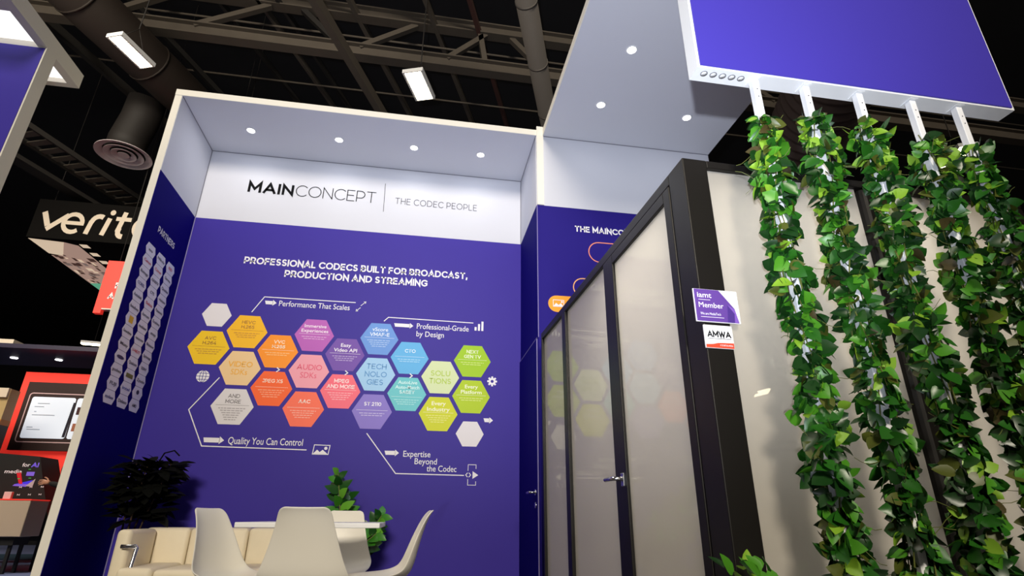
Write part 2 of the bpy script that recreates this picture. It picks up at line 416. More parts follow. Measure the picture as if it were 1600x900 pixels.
for c, z, rgb, words, trgb, cap, small, cname in HEX:
    x = COLX(c); R = 0.192
    bm = B(); poly(bm, PB, hexpts(x, z, R), 0.0015)
    nm = ' '.join(words)
    h = gobj('hexagon_graphic', bm, mat('hex_%d_%d_%d' % rgb, rgb, 0.5, spec=0.3), wall_back, '%s hexagon reading %s' % (cname, nm))
    bm = B(); bold = 0.012 if (small and cname not in ('yellow', 'amber', 'light grey')) else 0.0
    step = cap*1.45
    if small:
        y = z+0.055+(len(words)-1)*step*0.5 if len(words) < 3 else z+0.10
    else: y = z+(len(words)-1)*step*0.5-cap*0.5
    for w in words:
        ww = len(w)*cap*(0.86 if w.isupper() else 0.70)
        if w.upper() == w: caps(bm, PB, w, x, y, cap, min(sum((0.26 if q == ' ' else SF[q][0]+0.32) for q in w)*cap*0.86, 0.285), 'C', wt=0.18 if bold else 0.15)
        else: text(bm, PB, w, x, y, cap, min(ww, 0.285), 'C', off=bold)
        y -= step
    if small:
        yy = z+0.012 if len(words) < 3 else z-0.03
        stroke(bm, PB, [(x-0.15, yy), (x+0.15, yy)], 0.0025, 0.003)
        for i in range(small): words_line(bm, PB, x, yy-0.034-0.021*i, (0.24, 0.2, 0.17, 0.14, 0.12, 0.1)[i], 0.0085, rnd, 1)
    mid = tuple(int(a*0.5+b*0.5) for a, b in zip(trgb, rgb))
    gobj('lettering', bm, [mat('ink_%d_%d_%d' % trgb, trgb, 0.5), mat('ink_%d_%d_%d' % mid, mid, 0.5)], h)
for x, z, R, lb in ((0.426, 2.634, 0.139, 'blank grey hexagon above the yellow one'), (2.989, 1.553, 0.139, 'blank grey hexagon at the lower right')):
    bm = B(); poly(bm, PB, hexpts(x, z, R), 0.0015); gobj('hexagon_graphic', bm, mat('hex_blank', (224, 220, 226), 0.5), wall_back, lb)

def arrow(bm, pl, x0, x1, z, h):
    poly(bm, pl, [(x0+0.012, z-h*0.3), (x1-h*0.55, z-h*0.3), (x1-h*0.55, z+h*0.3), (x0, z+h*0.3)])
    poly(bm, pl, [(x1-h*0.6, z-h*0.5), (x1, z), (x1-h*0.6, z+h*0.5)])
LW = 0.009
# call-outs
bm = B(); stroke(bm, PB, [(0.745, 2.684), (0.840, 2.856), (1.746, 2.857)], LW)
arrow(bm, PB, 0.852, 0.966, 2.797, 0.062); text(bm, PB, 'Performance That Scales', 0.992, 2.768, 0.058, 0.70, off=0.004)
stroke(bm, PB, [(1.76, 2.765), (1.80, 2.805)], 0.006); stroke(bm, PB, [(1.80, 2.825), (1.845, 2.870)], 0.006)
poly(bm, PB, [(1.755, 2.760), (1.782, 2.764), (1.759, 2.787)]); poly(bm, PB, [(1.852, 2.877), (1.825, 2.873), (1.848, 2.850)])
gobj('callout', bm, PRINTW, wall_back, 'white call-out Performance That Scales')
bm = B(); stroke(bm, PB, [(2.052, 2.671), (2.094, 2.717), (2.985, 2.711)], LW)
arrow(bm, PB, 2.158, 2.357, 2.638, 0.062)
text(bm, PB, 'Professional-Grade', 2.393, 2.612, 0.058, 0.545, off=0.004); text(bm, PB, 'by Design', 2.395, 2.528, 0.058, 0.285, off=0.004)
for i, hh in enumerate((0.04, 0.075, 0.105)):
    poly(bm, PB, [(3.0+i*0.036, 2.628), (3.022+i*0.036, 2.628), (3.022+i*0.036, 2.628+hh), (3.0+i*0.036, 2.628+hh)])
gobj('callout', bm, PRINTW, wall_back, 'white call-out Professional-Grade by Design with bar chart')
bm = B(); stroke(bm, PB, [(0.573, 2.007), (0.366, 1.695), (0.544, 1.372), (1.465, 1.361)], LW)
arrow(bm, PB, 0.545, 0.727, 1.427, 0.07); text(bm, PB, 'Quality You Can Control', 0.763, 1.397, 0.062, 0.66, off=0.004)
gobj('callout', bm, PRINTW, wall_back, 'white call-out Quality You Can Control')
bm = B(); stroke(bm, PB, [(1.996, 1.530), (2.300, 1.167), (2.948, 1.162)], LW)
arrow(bm, PB, 2.180, 2.316, 1.354, 0.062)
text(bm, PB, 'Expertise', 2.358, 1.322, 0.055, 0.258, off=0.004); text(bm, PB, 'Beyond', 2.470, 1.256, 0.055, 0.212, off=0.004); text(bm, PB, 'the Codec', 2.588, 1.192, 0.055, 0.285, off=0.004)
gobj('callout', bm, PRINTW, wall_back, 'white call-out Expertise Beyond the Codec')
# icons
bm = B(); stroke(bm, PB, [(1.522, 1.325), (1.664, 1.325), (1.672, 1.407), (1.530, 1.409)], 0.007, closed=True)
poly(bm, PB, [(1.527, 1.329), (1.560, 1.366), (1.585, 1.345), (1.610, 1.366), (1.658, 1.329)]); poly(bm, PB, circle_pts(1.637, 1.380, 0.015, 12))
gobj('picture_icon', bm, PRINTW, wall_back)
bm = B(); poly(bm, PB, circle_pts(0.423, 2.012, 0.058, 32))
for pts in ([(0.365, 2.012), (0.481, 2.012)], [(0.423, 1.954), (0.423, 2.070)], [(0.374, 2.042), (0.472, 2.042)], [(0.374, 1.982), (0.472, 1.982)]):
    stroke(bm, PB, pts, 0.005, 0.003, 1)
stroke(bm, PB, circle_pts(0.423, 2.012, 0.028, 24, ry=0.057), 0.005, 0.003, 1, True)
gobj('globe_icon', bm, [PRINTW, PURPLE], wall_back)
bm = B(); cx, cz = 3.201, 2.089
pts = []
for k in range(8):
    for da, r in ((-0.30, 0.036), (-0.17, 0.052), (0.17, 0.052), (0.30, 0.036)):
        a = 2*PI*k/8+da; pts.append((cx+r*math.cos(a), cz+r*math.sin(a)))
poly(bm, PB, pts); poly(bm, PB, circle_pts(cx, cz, 0.016, 16), 0.003, 1)
gobj('gear_icon', bm, [PRINTW, PURPLE], wall_back)
bm = B(); arrow(bm, PB, 3.122, 3.218, 1.692, 0.062); gobj('arrow_icon', bm, PRINTW, wall_back)
bm = B(); stroke(bm, PB, [(2.985, 1.205), (2.985, 1.262), (3.062, 1.262), (3.062, 1.225)], 0.005); stroke(bm, PB, [(2.985, 1.130), (2.985, 1.075), (3.062, 1.075), (3.062, 1.11)], 0.005)
stroke(bm, PB, [(2.982, 1.187), (2.964, 1.167), (2.982, 1.147)], 0.007); stroke(bm, PB, [(2.994, 1.187), (3.012, 1.167), (2.994, 1.147)], 0.007)
poly(bm, PB, [(3.03, 1.132), (3.085, 1.167), (3.03, 1.202)])
gobj('codec_icon', bm, PRINTW, wall_back)
bm = B()
for x in (1.09, 1.738, 2.372): stroke(bm, PB, [(x-0.012, 2.130), (x+0.014, 2.108), (x-0.012, 2.086)], 0.010, 0.004)
gobj('chevron_icon', bm, PRINTW, wall_back)

# ------------------------------------------------------------------ printed graphics, left wall
PL = Plane((0, 0, 0), (0, 1, 0), (0, 0, 1)); PL.n = Vector((1, 0, 0))
bm = B(); caps(bm, PL, 'PARTNERS', -0.652, 3.185, 0.062, 0.375, wt=0.18, gap=0.36); gobj('lettering', bm, PRINTW, wall_left, 'bold white word PARTNERS')
PH = mat('partner_hex', (240, 240, 248), 0.5, spec=0.3)
cols = [(-0.675, 2.982, ['avo', 'Canon', 'Blackmagic', 'COREL', 'Autodesk', 'beebes', '#y', 'Soundmix', 'Misty', '#o', 'goodness', 'FUJI', 'mobee']),
        (-0.452, 2.986, ['Hikvis', 'Comet', 'KINEFX', 'CTS', 'Sakia', 'lumen', 'mediaset', 'nanocosm', 'U-NEXT', 'Qualcom', '#k', 'intel', 'Delaso']),
        (-0.236, 2.990, ['RED', 'Gamma', 'Quales', 'vision', 'Panasonic', 'Scaleo', 'snap', 'Bitmove', 'Spinmap', 'SONY', 'Zyxelo', '#n', 'AMD'])]
inks = {'Canon': (200, 30, 40), 'COREL': (40, 50, 130), 'RED': (210, 30, 50), 'Sakia': (200, 30, 40), 'U-NEXT': (210, 40, 60), 'Comet': (220, 90, 90), 'mobee': (30, 40, 120), 'intel': (40, 70, 160)}
for y, z0, names in cols:
    for i, n in enumerate(names):
        z = z0-i*0.1097; a, f, b = 0.097, 0.068, 0.0535
        bm = B(); poly(bm, PL, [(y+a, z), (y+f, z+b), (y-f, z+b), (y-a, z), (y-f, z-b), (y+f, z-b)], 0.0015)
        h = gobj('partner_hexagon', bm, PH, wall_left)
        bm = B(); m = mat('ink_%s' % n if n in inks else 'ink_dark', inks.get(n, (50, 50, 64)), 0.5)
        if n == '#y': poly(bm, PL, [(y-0.035, z-0.03), (y+0.035, z-0.03), (y+0.035, z+0.03), (y-0.035, z+0.03)], 0.003); m = mat('ink_yellow', (240, 190, 20), 0.5)
        elif n == '#o': poly(bm, PL, circle_pts(y, z, 0.06, 20, ry=0.015), 0.003); m = mat('ink_navy', (24, 28, 90), 0.5)
        elif n == '#k': poly(bm, PL, [(y-0.06, z-0.018), (y+0.06, z-0.018), (y+0.06, z+0.018), (y-0.06, z+0.018)], 0.003); m = mat('ink_olive', (120, 116, 20), 0.5)
        elif n == '#n': poly(bm, PL, circle_pts(y, z+0.008, 0.026, 16, ry=0.020), 0.003); m = mat('ink_dark', (50, 50, 64), 0.5)
        else: text(bm, PL, n, y, z-0.012, 0.026, min(0.145, 0.026*len(n)), 'C', off=0.015)
        gobj('logo_print', bm, m, h)

# ------------------------------------------------------------------ printed graphics, storage wall
PS = Plane((0, -D, 0), (1, 0, 0), (0, 0, 1)); PS.n = Vector((0, -1, 0))
bm = B(); caps(bm, PS, 'THE MAINCONCEPT', 3.884, 3.433, 0.066, 0.80, wt=0.20, gap=0.36)
gobj('lettering', bm, PRINTW, wall_storage, 'bold white words THE MAINCONCEPT')
PINK = mat('ink_salmon', (240, 140, 110), 0.5)
def pill(x0, x1, z, r): return circle_pts(x0+r, z, r, 13, PI/2, 1.5*PI, end=True)+circle_pts(x1-r, z, r, 13, -PI/2, PI/2, end=True)
bm = B(); stroke(bm, PS, pill(4.02, 5.0, 3.222, 0.108), 0.010, closed=True); gobj('pill_outline', bm, PINK, wall_storage, 'upper salmon outline pill')
bm = B(); stroke(bm, PS, pill(3.85, 4.9, 2.83, 0.095), 0.010, closed=True); gobj('pill_outline', bm, mat('ink_peach', (246, 176, 110), 0.5), wall_storage, 'lower peach outline pill')
bm = B(); poly(bm, PS, pill(3.60, 4.6, 2.648, 0.082), 0.0015)
stroke(bm, PS, [(3.648, 2.62), (3.75, 2.62), (3.75, 2.685), (3.648, 2.685)], 0.006, 0.003, 1, True)
poly(bm, PS, [(3.65, 2.622), (3.675, 2.655), (3.70, 2.635), (3.72, 2.655), (3.748, 2.622)], 0.003, 1); poly(bm, PS, circle_pts(3.732, 2.668, 0.010, 10), 0.003, 1)
gobj('orange_pill', bm, [mat('ink_orange', (248, 160, 30), 0.5), PRINTW], wall_storage, 'filled orange pill with picture icon')

# ------------------------------------------------------------------ recessed downlights
def downlight(loc, label, group, power, target):
    t = thing('downlight', label, 'light', loc, 0, group)
    bm = B(); lathe(bm, [(0.039, -0.002), (0.041, -0.005), (0.049, -0.005), (0.052, 0.0), (0.039, 0.0)], 32); obj('trim_ring', bm, WPAINT, t)
    bm = B(); lathe(bm, [(0.0, -0.004), (0.038, -0.004), (0.038, 0.0), (0.0, 0.0)], 32); obj('lens', bm, LENS, t)
    l = area('downlight_beam', (loc[0], loc[1], loc[2]-0.012), target, 0.08, 0.08, power, (0.90, 0.93, 1.0)); l.data.shape = 'DISK'
for x, lb in ((0.52, 'leftmost downlight in the niche ceiling'), (1.421, 'second downlight from the left in the niche ceiling'),
              (2.221, 'third downlight from the left in the niche ceiling'), (2.959, 'rightmost downlight in the niche ceiling')):
    downlight((x, -0.447, HC), lb, 'niche ceiling downlights', NICHE_SPOT, (x, -0.30, 0))
for x, y, lb in ((4.08, -2.18, 'canopy downlight nearest the hanging blue box'), (4.033, -1.465, 'canopy downlight near the left edge of the soffit'),
                 (4.947, -1.434, 'canopy downlight near the right edge of the soffit')):
    downlight((x, y, HC), lb, 'canopy downlights', CANOPY_SPOT, (x, y, 0))

# ------------------------------------------------------------------ meeting pod (black framed, frosted panels)
FROST = mat('frosted_panel', (204, 198, 188), 0.35, spec=0.5, coat=1.0, var=0.012, scale=1.2)
def frost():
    nt = FROST.node_tree; b = nt.nodes['Principled BSDF']; b.inputs['Coat Roughness'].default_value = 0.004; b.inputs['Coat IOR'].default_value = 2.0; b.inputs['Roughness'].default_value = 0.6; out = nt.nodes['Material Output']
    tr = nt.nodes.new('ShaderNodeBsdfTranslucent'); tr.inputs[0].default_value = (*lin((226, 222, 214)), 1)
    mx = nt.nodes.new('ShaderNodeMixShader'); mx.inputs[0].default_value = 0.55
    nt.links.new(b.outputs[0], mx.inputs[1]); nt.links.new(tr.outputs[0], mx.inputs[2]); nt.links.new(mx.outputs[0], out.inputs[0])
frost()
area('pod_lamp', (4.35, -3.05, 2.2), (4.35, -3.05, 0), 1.3, 0.9, POD_LAMP, (1.0, 0.97, 0.92))
pod = thing('meeting_pod', 'black framed meeting pod with glossy frosted panels right of the niche', 'booth', (3.555, -3.72, 0), math.radians(1.63))
PH_ = 2.275; PLN = 2.62   # height, length of the left side
def frame_obj(name, boxes, label=None, bev=0.004):
    bm = B()
    for b in boxes: box(bm, *b, bevel=bev)
    return obj(name, bm, BLACK, pod, label)
frame_obj('corner_post', [(0, 0, 0, 0.116, 0.14, PH_)], 'wide black corner post')
frame_obj('top_beam', [(0, 0.14, PH_-0.055, 0.06, PLN, PH_)], None)
frame_obj('top_beam', [(0.116, 0.0, PH_-0.038, 1.83, 0.07, PH_)], None)
frame_obj('top_beam', [(0.06, PLN-0.06, PH_-0.055, 1.83, PLN, PH_), (1.77, 0.07, PH_-0.055, 1.83, PLN-0.06, PH_)], None)
frame_obj('end_post', [(0, PLN-0.03, 0, 0.06, PLN, PH_-0.055)])
frame_obj('mullion', [(0.0, 1.885, 0.0, 0.06, 1.975, PH_-0.055)])
frame_obj('door_jamb', [(0.0, 0.965, 0.0, 0.06, 1.045, PH_-0.055)])
frame_obj('bottom_rail', [(0.0, 1.045, 0.0, 0.06, 1.885, 0.06), (0.0, 1.975, 0.0, 0.06, PLN-0.03, 0.06)])
frame_obj('bottom_rail', [(0.116, 0.0, 0.0, 1.77, 0.07, 0.05)])
frame_obj('front_post', [(0.885, -0.01, 0.05, 1.03, 0.09, PH_-0.038)], None, 0.03)
frame_obj('front_post', [(1.70, -0.01, 0.0, 1.83, 0.09, PH_-0.038)], None, 0.02)
bm = B(); box(bm, 0.06, 0.07, PH_-0.02, 1.77, PLN-0.06, PH_-0.005); obj('roof_panel', bm, WHITE, pod)  # unseen roof added to hold in the pod lamp's light
bm = B(); box(bm, 0.06, PLN-0.04, 0, 1.77, PLN-0.03, PH_-0.055); obj('rear_panel', bm, WHITE, pod)
bm = B(); box(bm, 1.79, 0.09, 0, 1.80, PLN-0.06, PH_-0.055); obj('rear_panel', bm, WHITE, pod)
frame_obj('rear_post', [(1.77, PLN-0.06, 0, 1.83, PLN, PH_-0.055)])
bm = B()
for b in ((0.022, 1.05, 0.06, 0.034, 1.88, PH_-0.055), ): box(bm, *b)
obj('side_panel', bm, FROST, pod)
bm = B(); box(bm, 0.022, 1.98, 0.06, 0.034, PLN-0.03, PH_-0.055); obj('side_panel', bm, FROST, pod)
bm = B(); box(bm, 0.116, 0.022, 0.05, 0.885, 0.034, PH_-0.038); obj('front_panel', bm, FROST, pod)
bm = B(); box(bm, 1.03, 0.022, 0.05, 1.70, 0.034, PH_-0.038); obj('front_panel', bm, FROST, pod)
frame_obj('gap_backing', [(0.032, 0.13, 0.02, 0.056, 0.215, PH_-0.06)], None, 0); frame_obj('gap_backing', [(0.051, 0.90, 0.02, 0.060, 1.0, PH_-0.06)], None, 0); frame_obj('gap_backing', [(0.051, 0.20, PH_-0.12, 0.060, 0.90, PH_-0.05)], None, 0)  # unseen strips added behind the door gaps to block lamp light
d = frame_obj('door', [(-0.004, 0.145, 0.02, 0.05, 0.205, PH_-0.06), (-0.004, 0.885, 0.02, 0.05, 0.962, PH_-0.06), (-0.004, 0.205, PH_-0.118, 0.05, 0.885, PH_-0.06), (-0.004, 0.205, 0.02, 0.05, 0.885, 0.12)], 'black door leaf nearest the corner post')
bm = B(); box(bm, 0.012, 0.205, 0.12, 0.026, 0.885, PH_-0.118); obj('door_glass', bm, FROST, d)
bm = B()
box(bm, -0.014, 0.905, 0.935, -0.004, 0.940, 1.000, bevel=0.003)
tube(bm, [(-0.004, 0.922, 0.972), (-0.050, 0.922, 0.972), (-0.056, 0.932, 0.972), (-0.056, 1.050, 0.972)], 0.011, 12)
obj('door_handle', bm, CHROME, d, 'steel lever handle with square plate')

# two member signs on the corner post
def sign(name, label, x0, x1, z0, z1, y, tilt=0.0):
    t = thing(name, label, 'sign', (x0, y, z0), math.radians(1.63))
    w, h = x1-x0, z1-z0
    bm = B(); box(bm, 0, 0, 0, w, 0.006, h); obj('board', bm, mat('foam_board', (228, 226, 226), 0.6), t)
    return t, w, h, Plane((0, -0.0005, 0), (1, 0, 0), (0, 0, 1))
t, w, h, P = sign('member_sign', 'purple member board sticking out of the black corner post, reading iamt Member', 3.522, 3.712, 1.499, 1.637, -3.731)
bm = B(); poly(bm, P, [(0.002, 0.002), (w*0.965, 0.002), (w*0.90, h*0.45), (w*0.58, h-0.001), (0.002, h-0.001)], 0.0005, 0)
poly(bm, P, [(w*0.70, 0.002), (w*0.965, 0.002), (w*0.90, h*0.43), (w*0.74, h*0.56)], 0.0009, 1)
poly(bm, P, [(w*0.70, 0.002), (w*0.86, 0.002), (w*0.88, h*0.30), (w*0.74, h*0.56)], 0.0013, 2)
gobj('printed_face', bm, [mat('sign_purple', (92, 60, 140), 0.4), mat('sign_violet', (120, 84, 172), 0.4), mat('sign_indigo', (70, 44, 124), 0.4)], t)
bm = B(); text(bm, P, 'iamt', w*0.075, h*0.735, h*0.16, w*0.32, off=0.006, lift=0.0018)
text(bm, P, 'Member', w*0.085, h*0.43, h*0.155, w*0.56, off=0.0, lift=0.0018)
text(bm, P, 'We are MediaTech', w*0.10, h*0.205, h*0.075, w*0.46, off=0.0, lift=0.0018)
stroke(bm, P, [(w*0.10, h*0.14), (w*0.62, h*0.14)], 0.0016, 0.0018); stroke(bm, P, [(w*0.09, h*0.665), (w*0.36, h*0.665)], 0.0016, 0.0018)
gobj('lettering', bm, PRINTW, t)
t, w, h, P = sign('member_sign', 'small white board with red foot below the purple one, reading AMWA', 3.549, 3.669, 1.394, 1.487, -3.728)
bm = B(); poly(bm, P, [(0.001, 0.001), (w-0.001, 0.001), (w-0.001, h*0.25), (w*0.45, h*0.23), (w*0.25, h*0.17), (0.001, h*0.15)], 0.0005)
gobj('printed_face', bm, mat('sign_red', (232, 70, 44), 0.4), t)
bm = B(); caps(bm, P, 'AMWA', w*0.09, h*0.47, h*0.27, w*0.84, wt=0.21, lift=0.001); stroke(bm, P, [(w*0.09, h*0.41), (w*0.92, h*0.41)], 0.0016, 0.001)
gobj('lettering', bm, INK, t)
bm = B(); text(bm, P, 'IT STARTS IN MEDIA', w*0.5, h*0.09, h*0.07, w*0.45, off=0.0, lift=0.001); gobj('small_print', bm, PRINTW, t)

# ------------------------------------------------------------------ blue box on poles, ivy, planter
BX0, BX1, BZ, BY0, BY1 = 3.545, 5.13, 2.565, -3.97, -3.885
t = thing('blue_header_box', 'blue fronted white box carried on white poles above the ivy', 'sign box', (BX0, BY0, BZ))
Wd, Hd, Dp = BX1-BX0, 1.35, BY1-BY0
bm = B(); box(bm, 0, 0.006, 0, Wd, Dp, Hd); obj('body', bm, WPAINT, t)
bm = B(); box(bm, 0.012, 0, 0.010, Wd-0.014, 0.006, Hd); obj('front_panel', bm, BLUEV, t, 'blue violet front panel')
for i in range(5):
    bm = B(); lathe(bm, [(0.0, -0.001), (0.0135, -0.001), (0.0135, -0.0004), (0.0, -0.0004)], 24, 0); lathe(bm, [(0.0125, -0.0022), (0.0155, -0.0022), (0.0155, -0.0004), (0.0125, -0.0004), (0.0125, -0.0022)], 24, 1)
    obj('hole', bm, [mat('hole_white', (232, 232, 232), 0.5), mat('hole_shade', (110, 110, 116), 0.5)], t, loc=(0.045+0.043*i, Dp*0.45, 0))  # grey ring paints the shadow at the edge of each hole
POLE_X = [3.822, 4.066, 4.330, 4.602, 4.846]
for i in range(5):
    bm = B(); x = POLE_X[i]-BX0
    box(bm, x-0.019, 0.012, -0.003, x+0.019, Dp-0.012, 0.001); obj('pole_socket', bm, WPAINT, t)
names = ['leftmost', 'second', 'middle', 'fourth', 'rightmost']
PY = -3.93
for i, x in enumerate(POLE_X):
    t = thing('pole', '%s of the five white poles under the blue box' % names[i] if i != 2 else 'middle one of the five white poles under the blue box', 'pole', (x, PY, 0.02), 0, 'white poles under the blue box')
    bm = B(); box(bm, -0.0155, -0.0155, 0.0, 0.0155, 0.0155, BZ-0.024, bevel=0.003); obj('tube', bm, WPAINT, t)
    for dz in (0.06, 0.10):
        bm = B(); tube(bm, [(0.0, -0.0165, BZ-0.02-dz), (0.0, -0.015, BZ-0.02-dz)], 0.003, 8); obj('screw', bm, DARKLINE, t)

LEAFM = [mat('leaf_dark', (20, 56, 18), 0.36, spec=0.5), mat('leaf_green', (34, 90, 22), 0.36, spec=0.5), mat('leaf_bright', (68, 132, 30), 0.4, spec=0.5),
         mat('leaf_lime', (122, 164, 44), 0.42, spec=0.5), mat('leaf_olive', (74, 82, 26), 0.45), mat('leaf_brown', (62, 54, 24), 0.5)]
VINE = mat('vine_stem', (96, 104, 44), 0.6)
def leaf(bm, p, d, n, L, wd, mi, fold=0.25, curl=0.15):
    d = d.normalized(); s = d.cross(n)
    if s.length < 1e-4: s = d.orthogonal()
    s.normalize(); n = s.cross(d).normalized()
    prof = ((0.0, 0.0), (0.14, 0.70), (0.36, 1.0), (0.62, 0.84), (0.84, 0.42), (1.0, 0.0))
    mid = []; l = []; r = []
    for t, w in prof:
        c = p+d*(t*L)-n*(curl*L*t*t)
        mid.append(bm.verts.new(c))
        if 0 < w:
            l.append(bm.verts.new(c+s*(w*wd/2)+n*(fold*w*wd/2))); r.append(bm.verts.new(c-s*(w*wd/2)+n*(fold*w*wd/2)))
    fs = []
    for side in (l, r):
        fs.append((mid[0], mid[1], side[0]))
        for k in range(3): fs.append((mid[k+1], mid[k+2], side[k+1], side[k]))
        fs.append((mid[4], mid[5], side[3]))
    for q in fs:
        f = bm.faces.new(q); f.material_index = mi; f.smooth = True
def garland(idx, x, ztop, zbot, n, rad, seed, label, lean=0.0):
    r = random.Random(seed)
    t = thing('ivy_garland', label, 'ivy', (x, PY, zbot), 0, 'ivy garlands on the white poles')
    H = ztop-zbot
    bm = B()
    for k in range(5):      # wound stems
        a0 = r.uniform(0, 2*PI); tw = r.uniform(5, 11)*r.choice((-1, 1)); rr = r.uniform(0.024, 0.04)
        tube(bm, [(rr*math.cos(a0+tw*j/60)+lean*j/60, rr*math.sin(a0+tw*j/60), H*j/60) for j in range(61)], 0.0022, 5)
    for k in range(26):     # curly tendrils
        z = r.uniform(0.02, 1.0)*H; a = r.uniform(0, 2*PI); L = r.uniform(0.05, 0.12)
        o = Vector((math.cos(a), math.sin(a), 0)); c = Vector((lean*z/H, 0, z)); q = r.uniform(-0.6, 0.6)
        tube(bm, [c+o*(0.02+L*s)+Vector((0, 0, q*L*s+0.012*math.sin(s*5+k))) for s in (0, .2, .4, .6, .8, 1)], 0.0011, 4)
    obj('vine', bm, VINE, t)
    bm = B()
    ph = r.uniform(0, 6)
    for k in range(n):
        z = H*(k+r.random())/n
        u = z/H
        R = rad*(0.80+0.28*math.sin(ph+u*23)+0.12*math.sin(ph*2+u*51))*(0.75 if u > 0.96 else 1)
        R *= math.sqrt(r.uniform(0.05, 1.0)); a = r.uniform(0, 2*PI)
        o = Vector((math.cos(a), math.sin(a), 0))
        c = Vector((lean*u+0.010*math.sin(u*14+ph), 0.008*math.cos(u*11), z))+o*max(0.018, R*0.62)
        tg = Vector((-o.y, o.x, 0)); d = (o*r.uniform(0.0, 0.75)+tg*r.uniform(-1.0, 1.0)+Vector((0, 0, r.uniform(-1.0, 0.45)))).normalized()
        nn = Vector((o.x+r.uniform(-.5, .5), o.y+r.uniform(-.5, .5), r.uniform(-0.2, 0.8)))
        L = r.uniform(0.042, 0.078); top = 0.25 if u > 0.9 else 0
        mi = r.choices(range(6), (36, 34, 15+30*top, 8+70*top, 7, 1.5))[0]
        leaf(bm, c, d, nn, L, L*r.uniform(0.62, 0.86), mi, r.uniform(0.1, 0.45), r.uniform(-0.1, 0.35))
    obj('foliage', bm, LEAFM, t)
GL = ['leftmost ivy garland, the brightest, on the pole beside the pod corner', 'second ivy garland from the left under the blue box', 'middle ivy garland in front of the black pod post',
      'fourth ivy garland from the left in front of the right panel', 'rightmost ivy garland at the edge of the picture']
for i, (x, zt, n, rd) in enumerate(((3.828, 2.36, 900, 0.094), (4.075, 2.40, 900, 0.090), (4.338, 2.385, 950, 0.094), (4.612, 2.36, 950, 0.098), (4.858, 2.335, 950, 0.098))):
    garland(i, x-0.01, zt, 0.46, n, rd, 40+i, GL[i])
# planter at the foot of the poles
t = thing('planter_box', 'white planter box with leafy ivy at the foot of the poles', 'planter', (3.46, -4.06, 0))
bm = B(); box(bm, 0, 0, 0, 1.66, 0.012, 0.44); box(bm, 0, 0.248, 0, 1.66, 0.26, 0.44); box(bm, 0, 0.012, 0, 0.012, 0.248, 0.44); box(bm, 1.648, 0.012, 0, 1.66, 0.248, 0.44); box(bm, 0.012, 0.012, 0, 1.648, 0.248, 0.02)
obj('trough', bm, WPAINT, t)
bm = B(); r = random.Random(5)
for k in range(11):
    bx = r.uniform(0.02, 0.12); by = r.uniform(0.05, 0.2)
    for j in range(3):
        d = Vector((r.uniform(-0.8, .5), r.uniform(-.6, .6), r.uniform(0.1, 0.9)))
        leaf(bm, Vector((bx-0.01+d.x*0.05, by+d.y*0.05, 0.44+r.uniform(0.04, 0.21))), d, Vector((r.uniform(-.4, .4), -0.6, 0.6)), r.uniform(0.05, 0.075), r.uniform(0.03, 0.045), r.choices(range(6), (30, 34, 18, 10, 6, 2))[0])
    tube(bm, [(bx, by, 0.02), (bx, by, 0.42), (bx-0.01, by, 0.54)], 0.002, 4, 1)
obj('foliage', bm, LEAFM, t)

# ------------------------------------------------------------------ furniture
def chair_shell():
    bm = B()
    prof = [(.215, .405), (.212, .425), (.19, .441), (.12, .437), (.03, .430), (-.06, .430), (-.125, .440), (-.17, .468), (-.195, .515), (-.208, .57), (-.222, .63), (-.238, .69), (-.256, .745), (-.274, .79), (-.288, .815), (-.297, .826)]
    hw = [.185, .205, .216, .226, .230, .232, .232, .228, .215, .196, .176, .158, .143, .134, .122, .096]
    lift = [0.0, 0.0, .008, .022, .034, .044, .055, .060, .056, .048, .040, .032, .024, .016, .008, .002]
    rows = []; N = 12
    for i, ((y, z), w, lf) in enumerate(zip(prof, hw, lift)):
        p0 = Vector(prof[max(i-1, 0)]); p1 = Vector(prof[min(i+1, len(prof)-1)]); tt = (p1-p0).normalized(); n = Vector((-tt.y, tt.x))*-1
        n = Vector((tt.y*1.0, -tt.x))       # points to the sitter
        if n.y < 0 and i < 7: n = -n
        row = []
        for k in range(N+1):
            s = -1+2*k/N; e = abs(s)**2.6*lf
            cor = 0.0
            
            row.append(bm.verts.new((w*s, y+n.x*e, z+n.y*e+cor)))
        rows.append(row)
    for a, b in zip(rows, rows[1:]):
        for k in range(N):
            f = bm.faces.new((a[k], a[k+1], b[k+1], b[k])); f.smooth = True
    return bm
def make_chair(label):
    t = thing('shell_chair', label, 'chair', (0, 0, 0), 0, 'white shell chairs around the table')
    s = obj('shell', chair_shell(), WPLASTIC, t)
    m = s.modifiers.new('thick', 'SOLIDIFY'); m.thickness = 0.009; m.offset = 0
    m = s.modifiers.new('smooth', 'SUBSURF'); m.levels = 2; m.render_levels = 2
    for sx, sy in ((-1, 1), (1, 1), (-1, -1), (1, -1)):
        bm = B(); tube(bm, [(sx*0.225, sy*0.20+0.0, 0.0), (sx*0.13, sy*0.115, 0.38)], [0.011, 0.016], 14); obj('leg', bm, WOOD, t)
    bm = B()
    for a, b in (((-.165, .145), (.165, -.145)), ((.165, .145), (-.165, -.145))): tube(bm, [(a[0], a[1], .235), (0, 0, .33), (b[0], b[1], .235)], 0.005, 6)
    tube(bm, [(-.13, .115, .375), (.13, .115, .375), (.13, -.115, .375), (-.13, -.115, .375), (-.13, .115, .375)], 0.006, 6)
    obj('wire_brace', bm, BLACK, t)
    return t
c0 = make_chair('white shell chair seen from behind, in front of the table')
c0.location = (1.965, -2.24, 0); c0.rotation_euler = (0, 0, math.radians(-3))
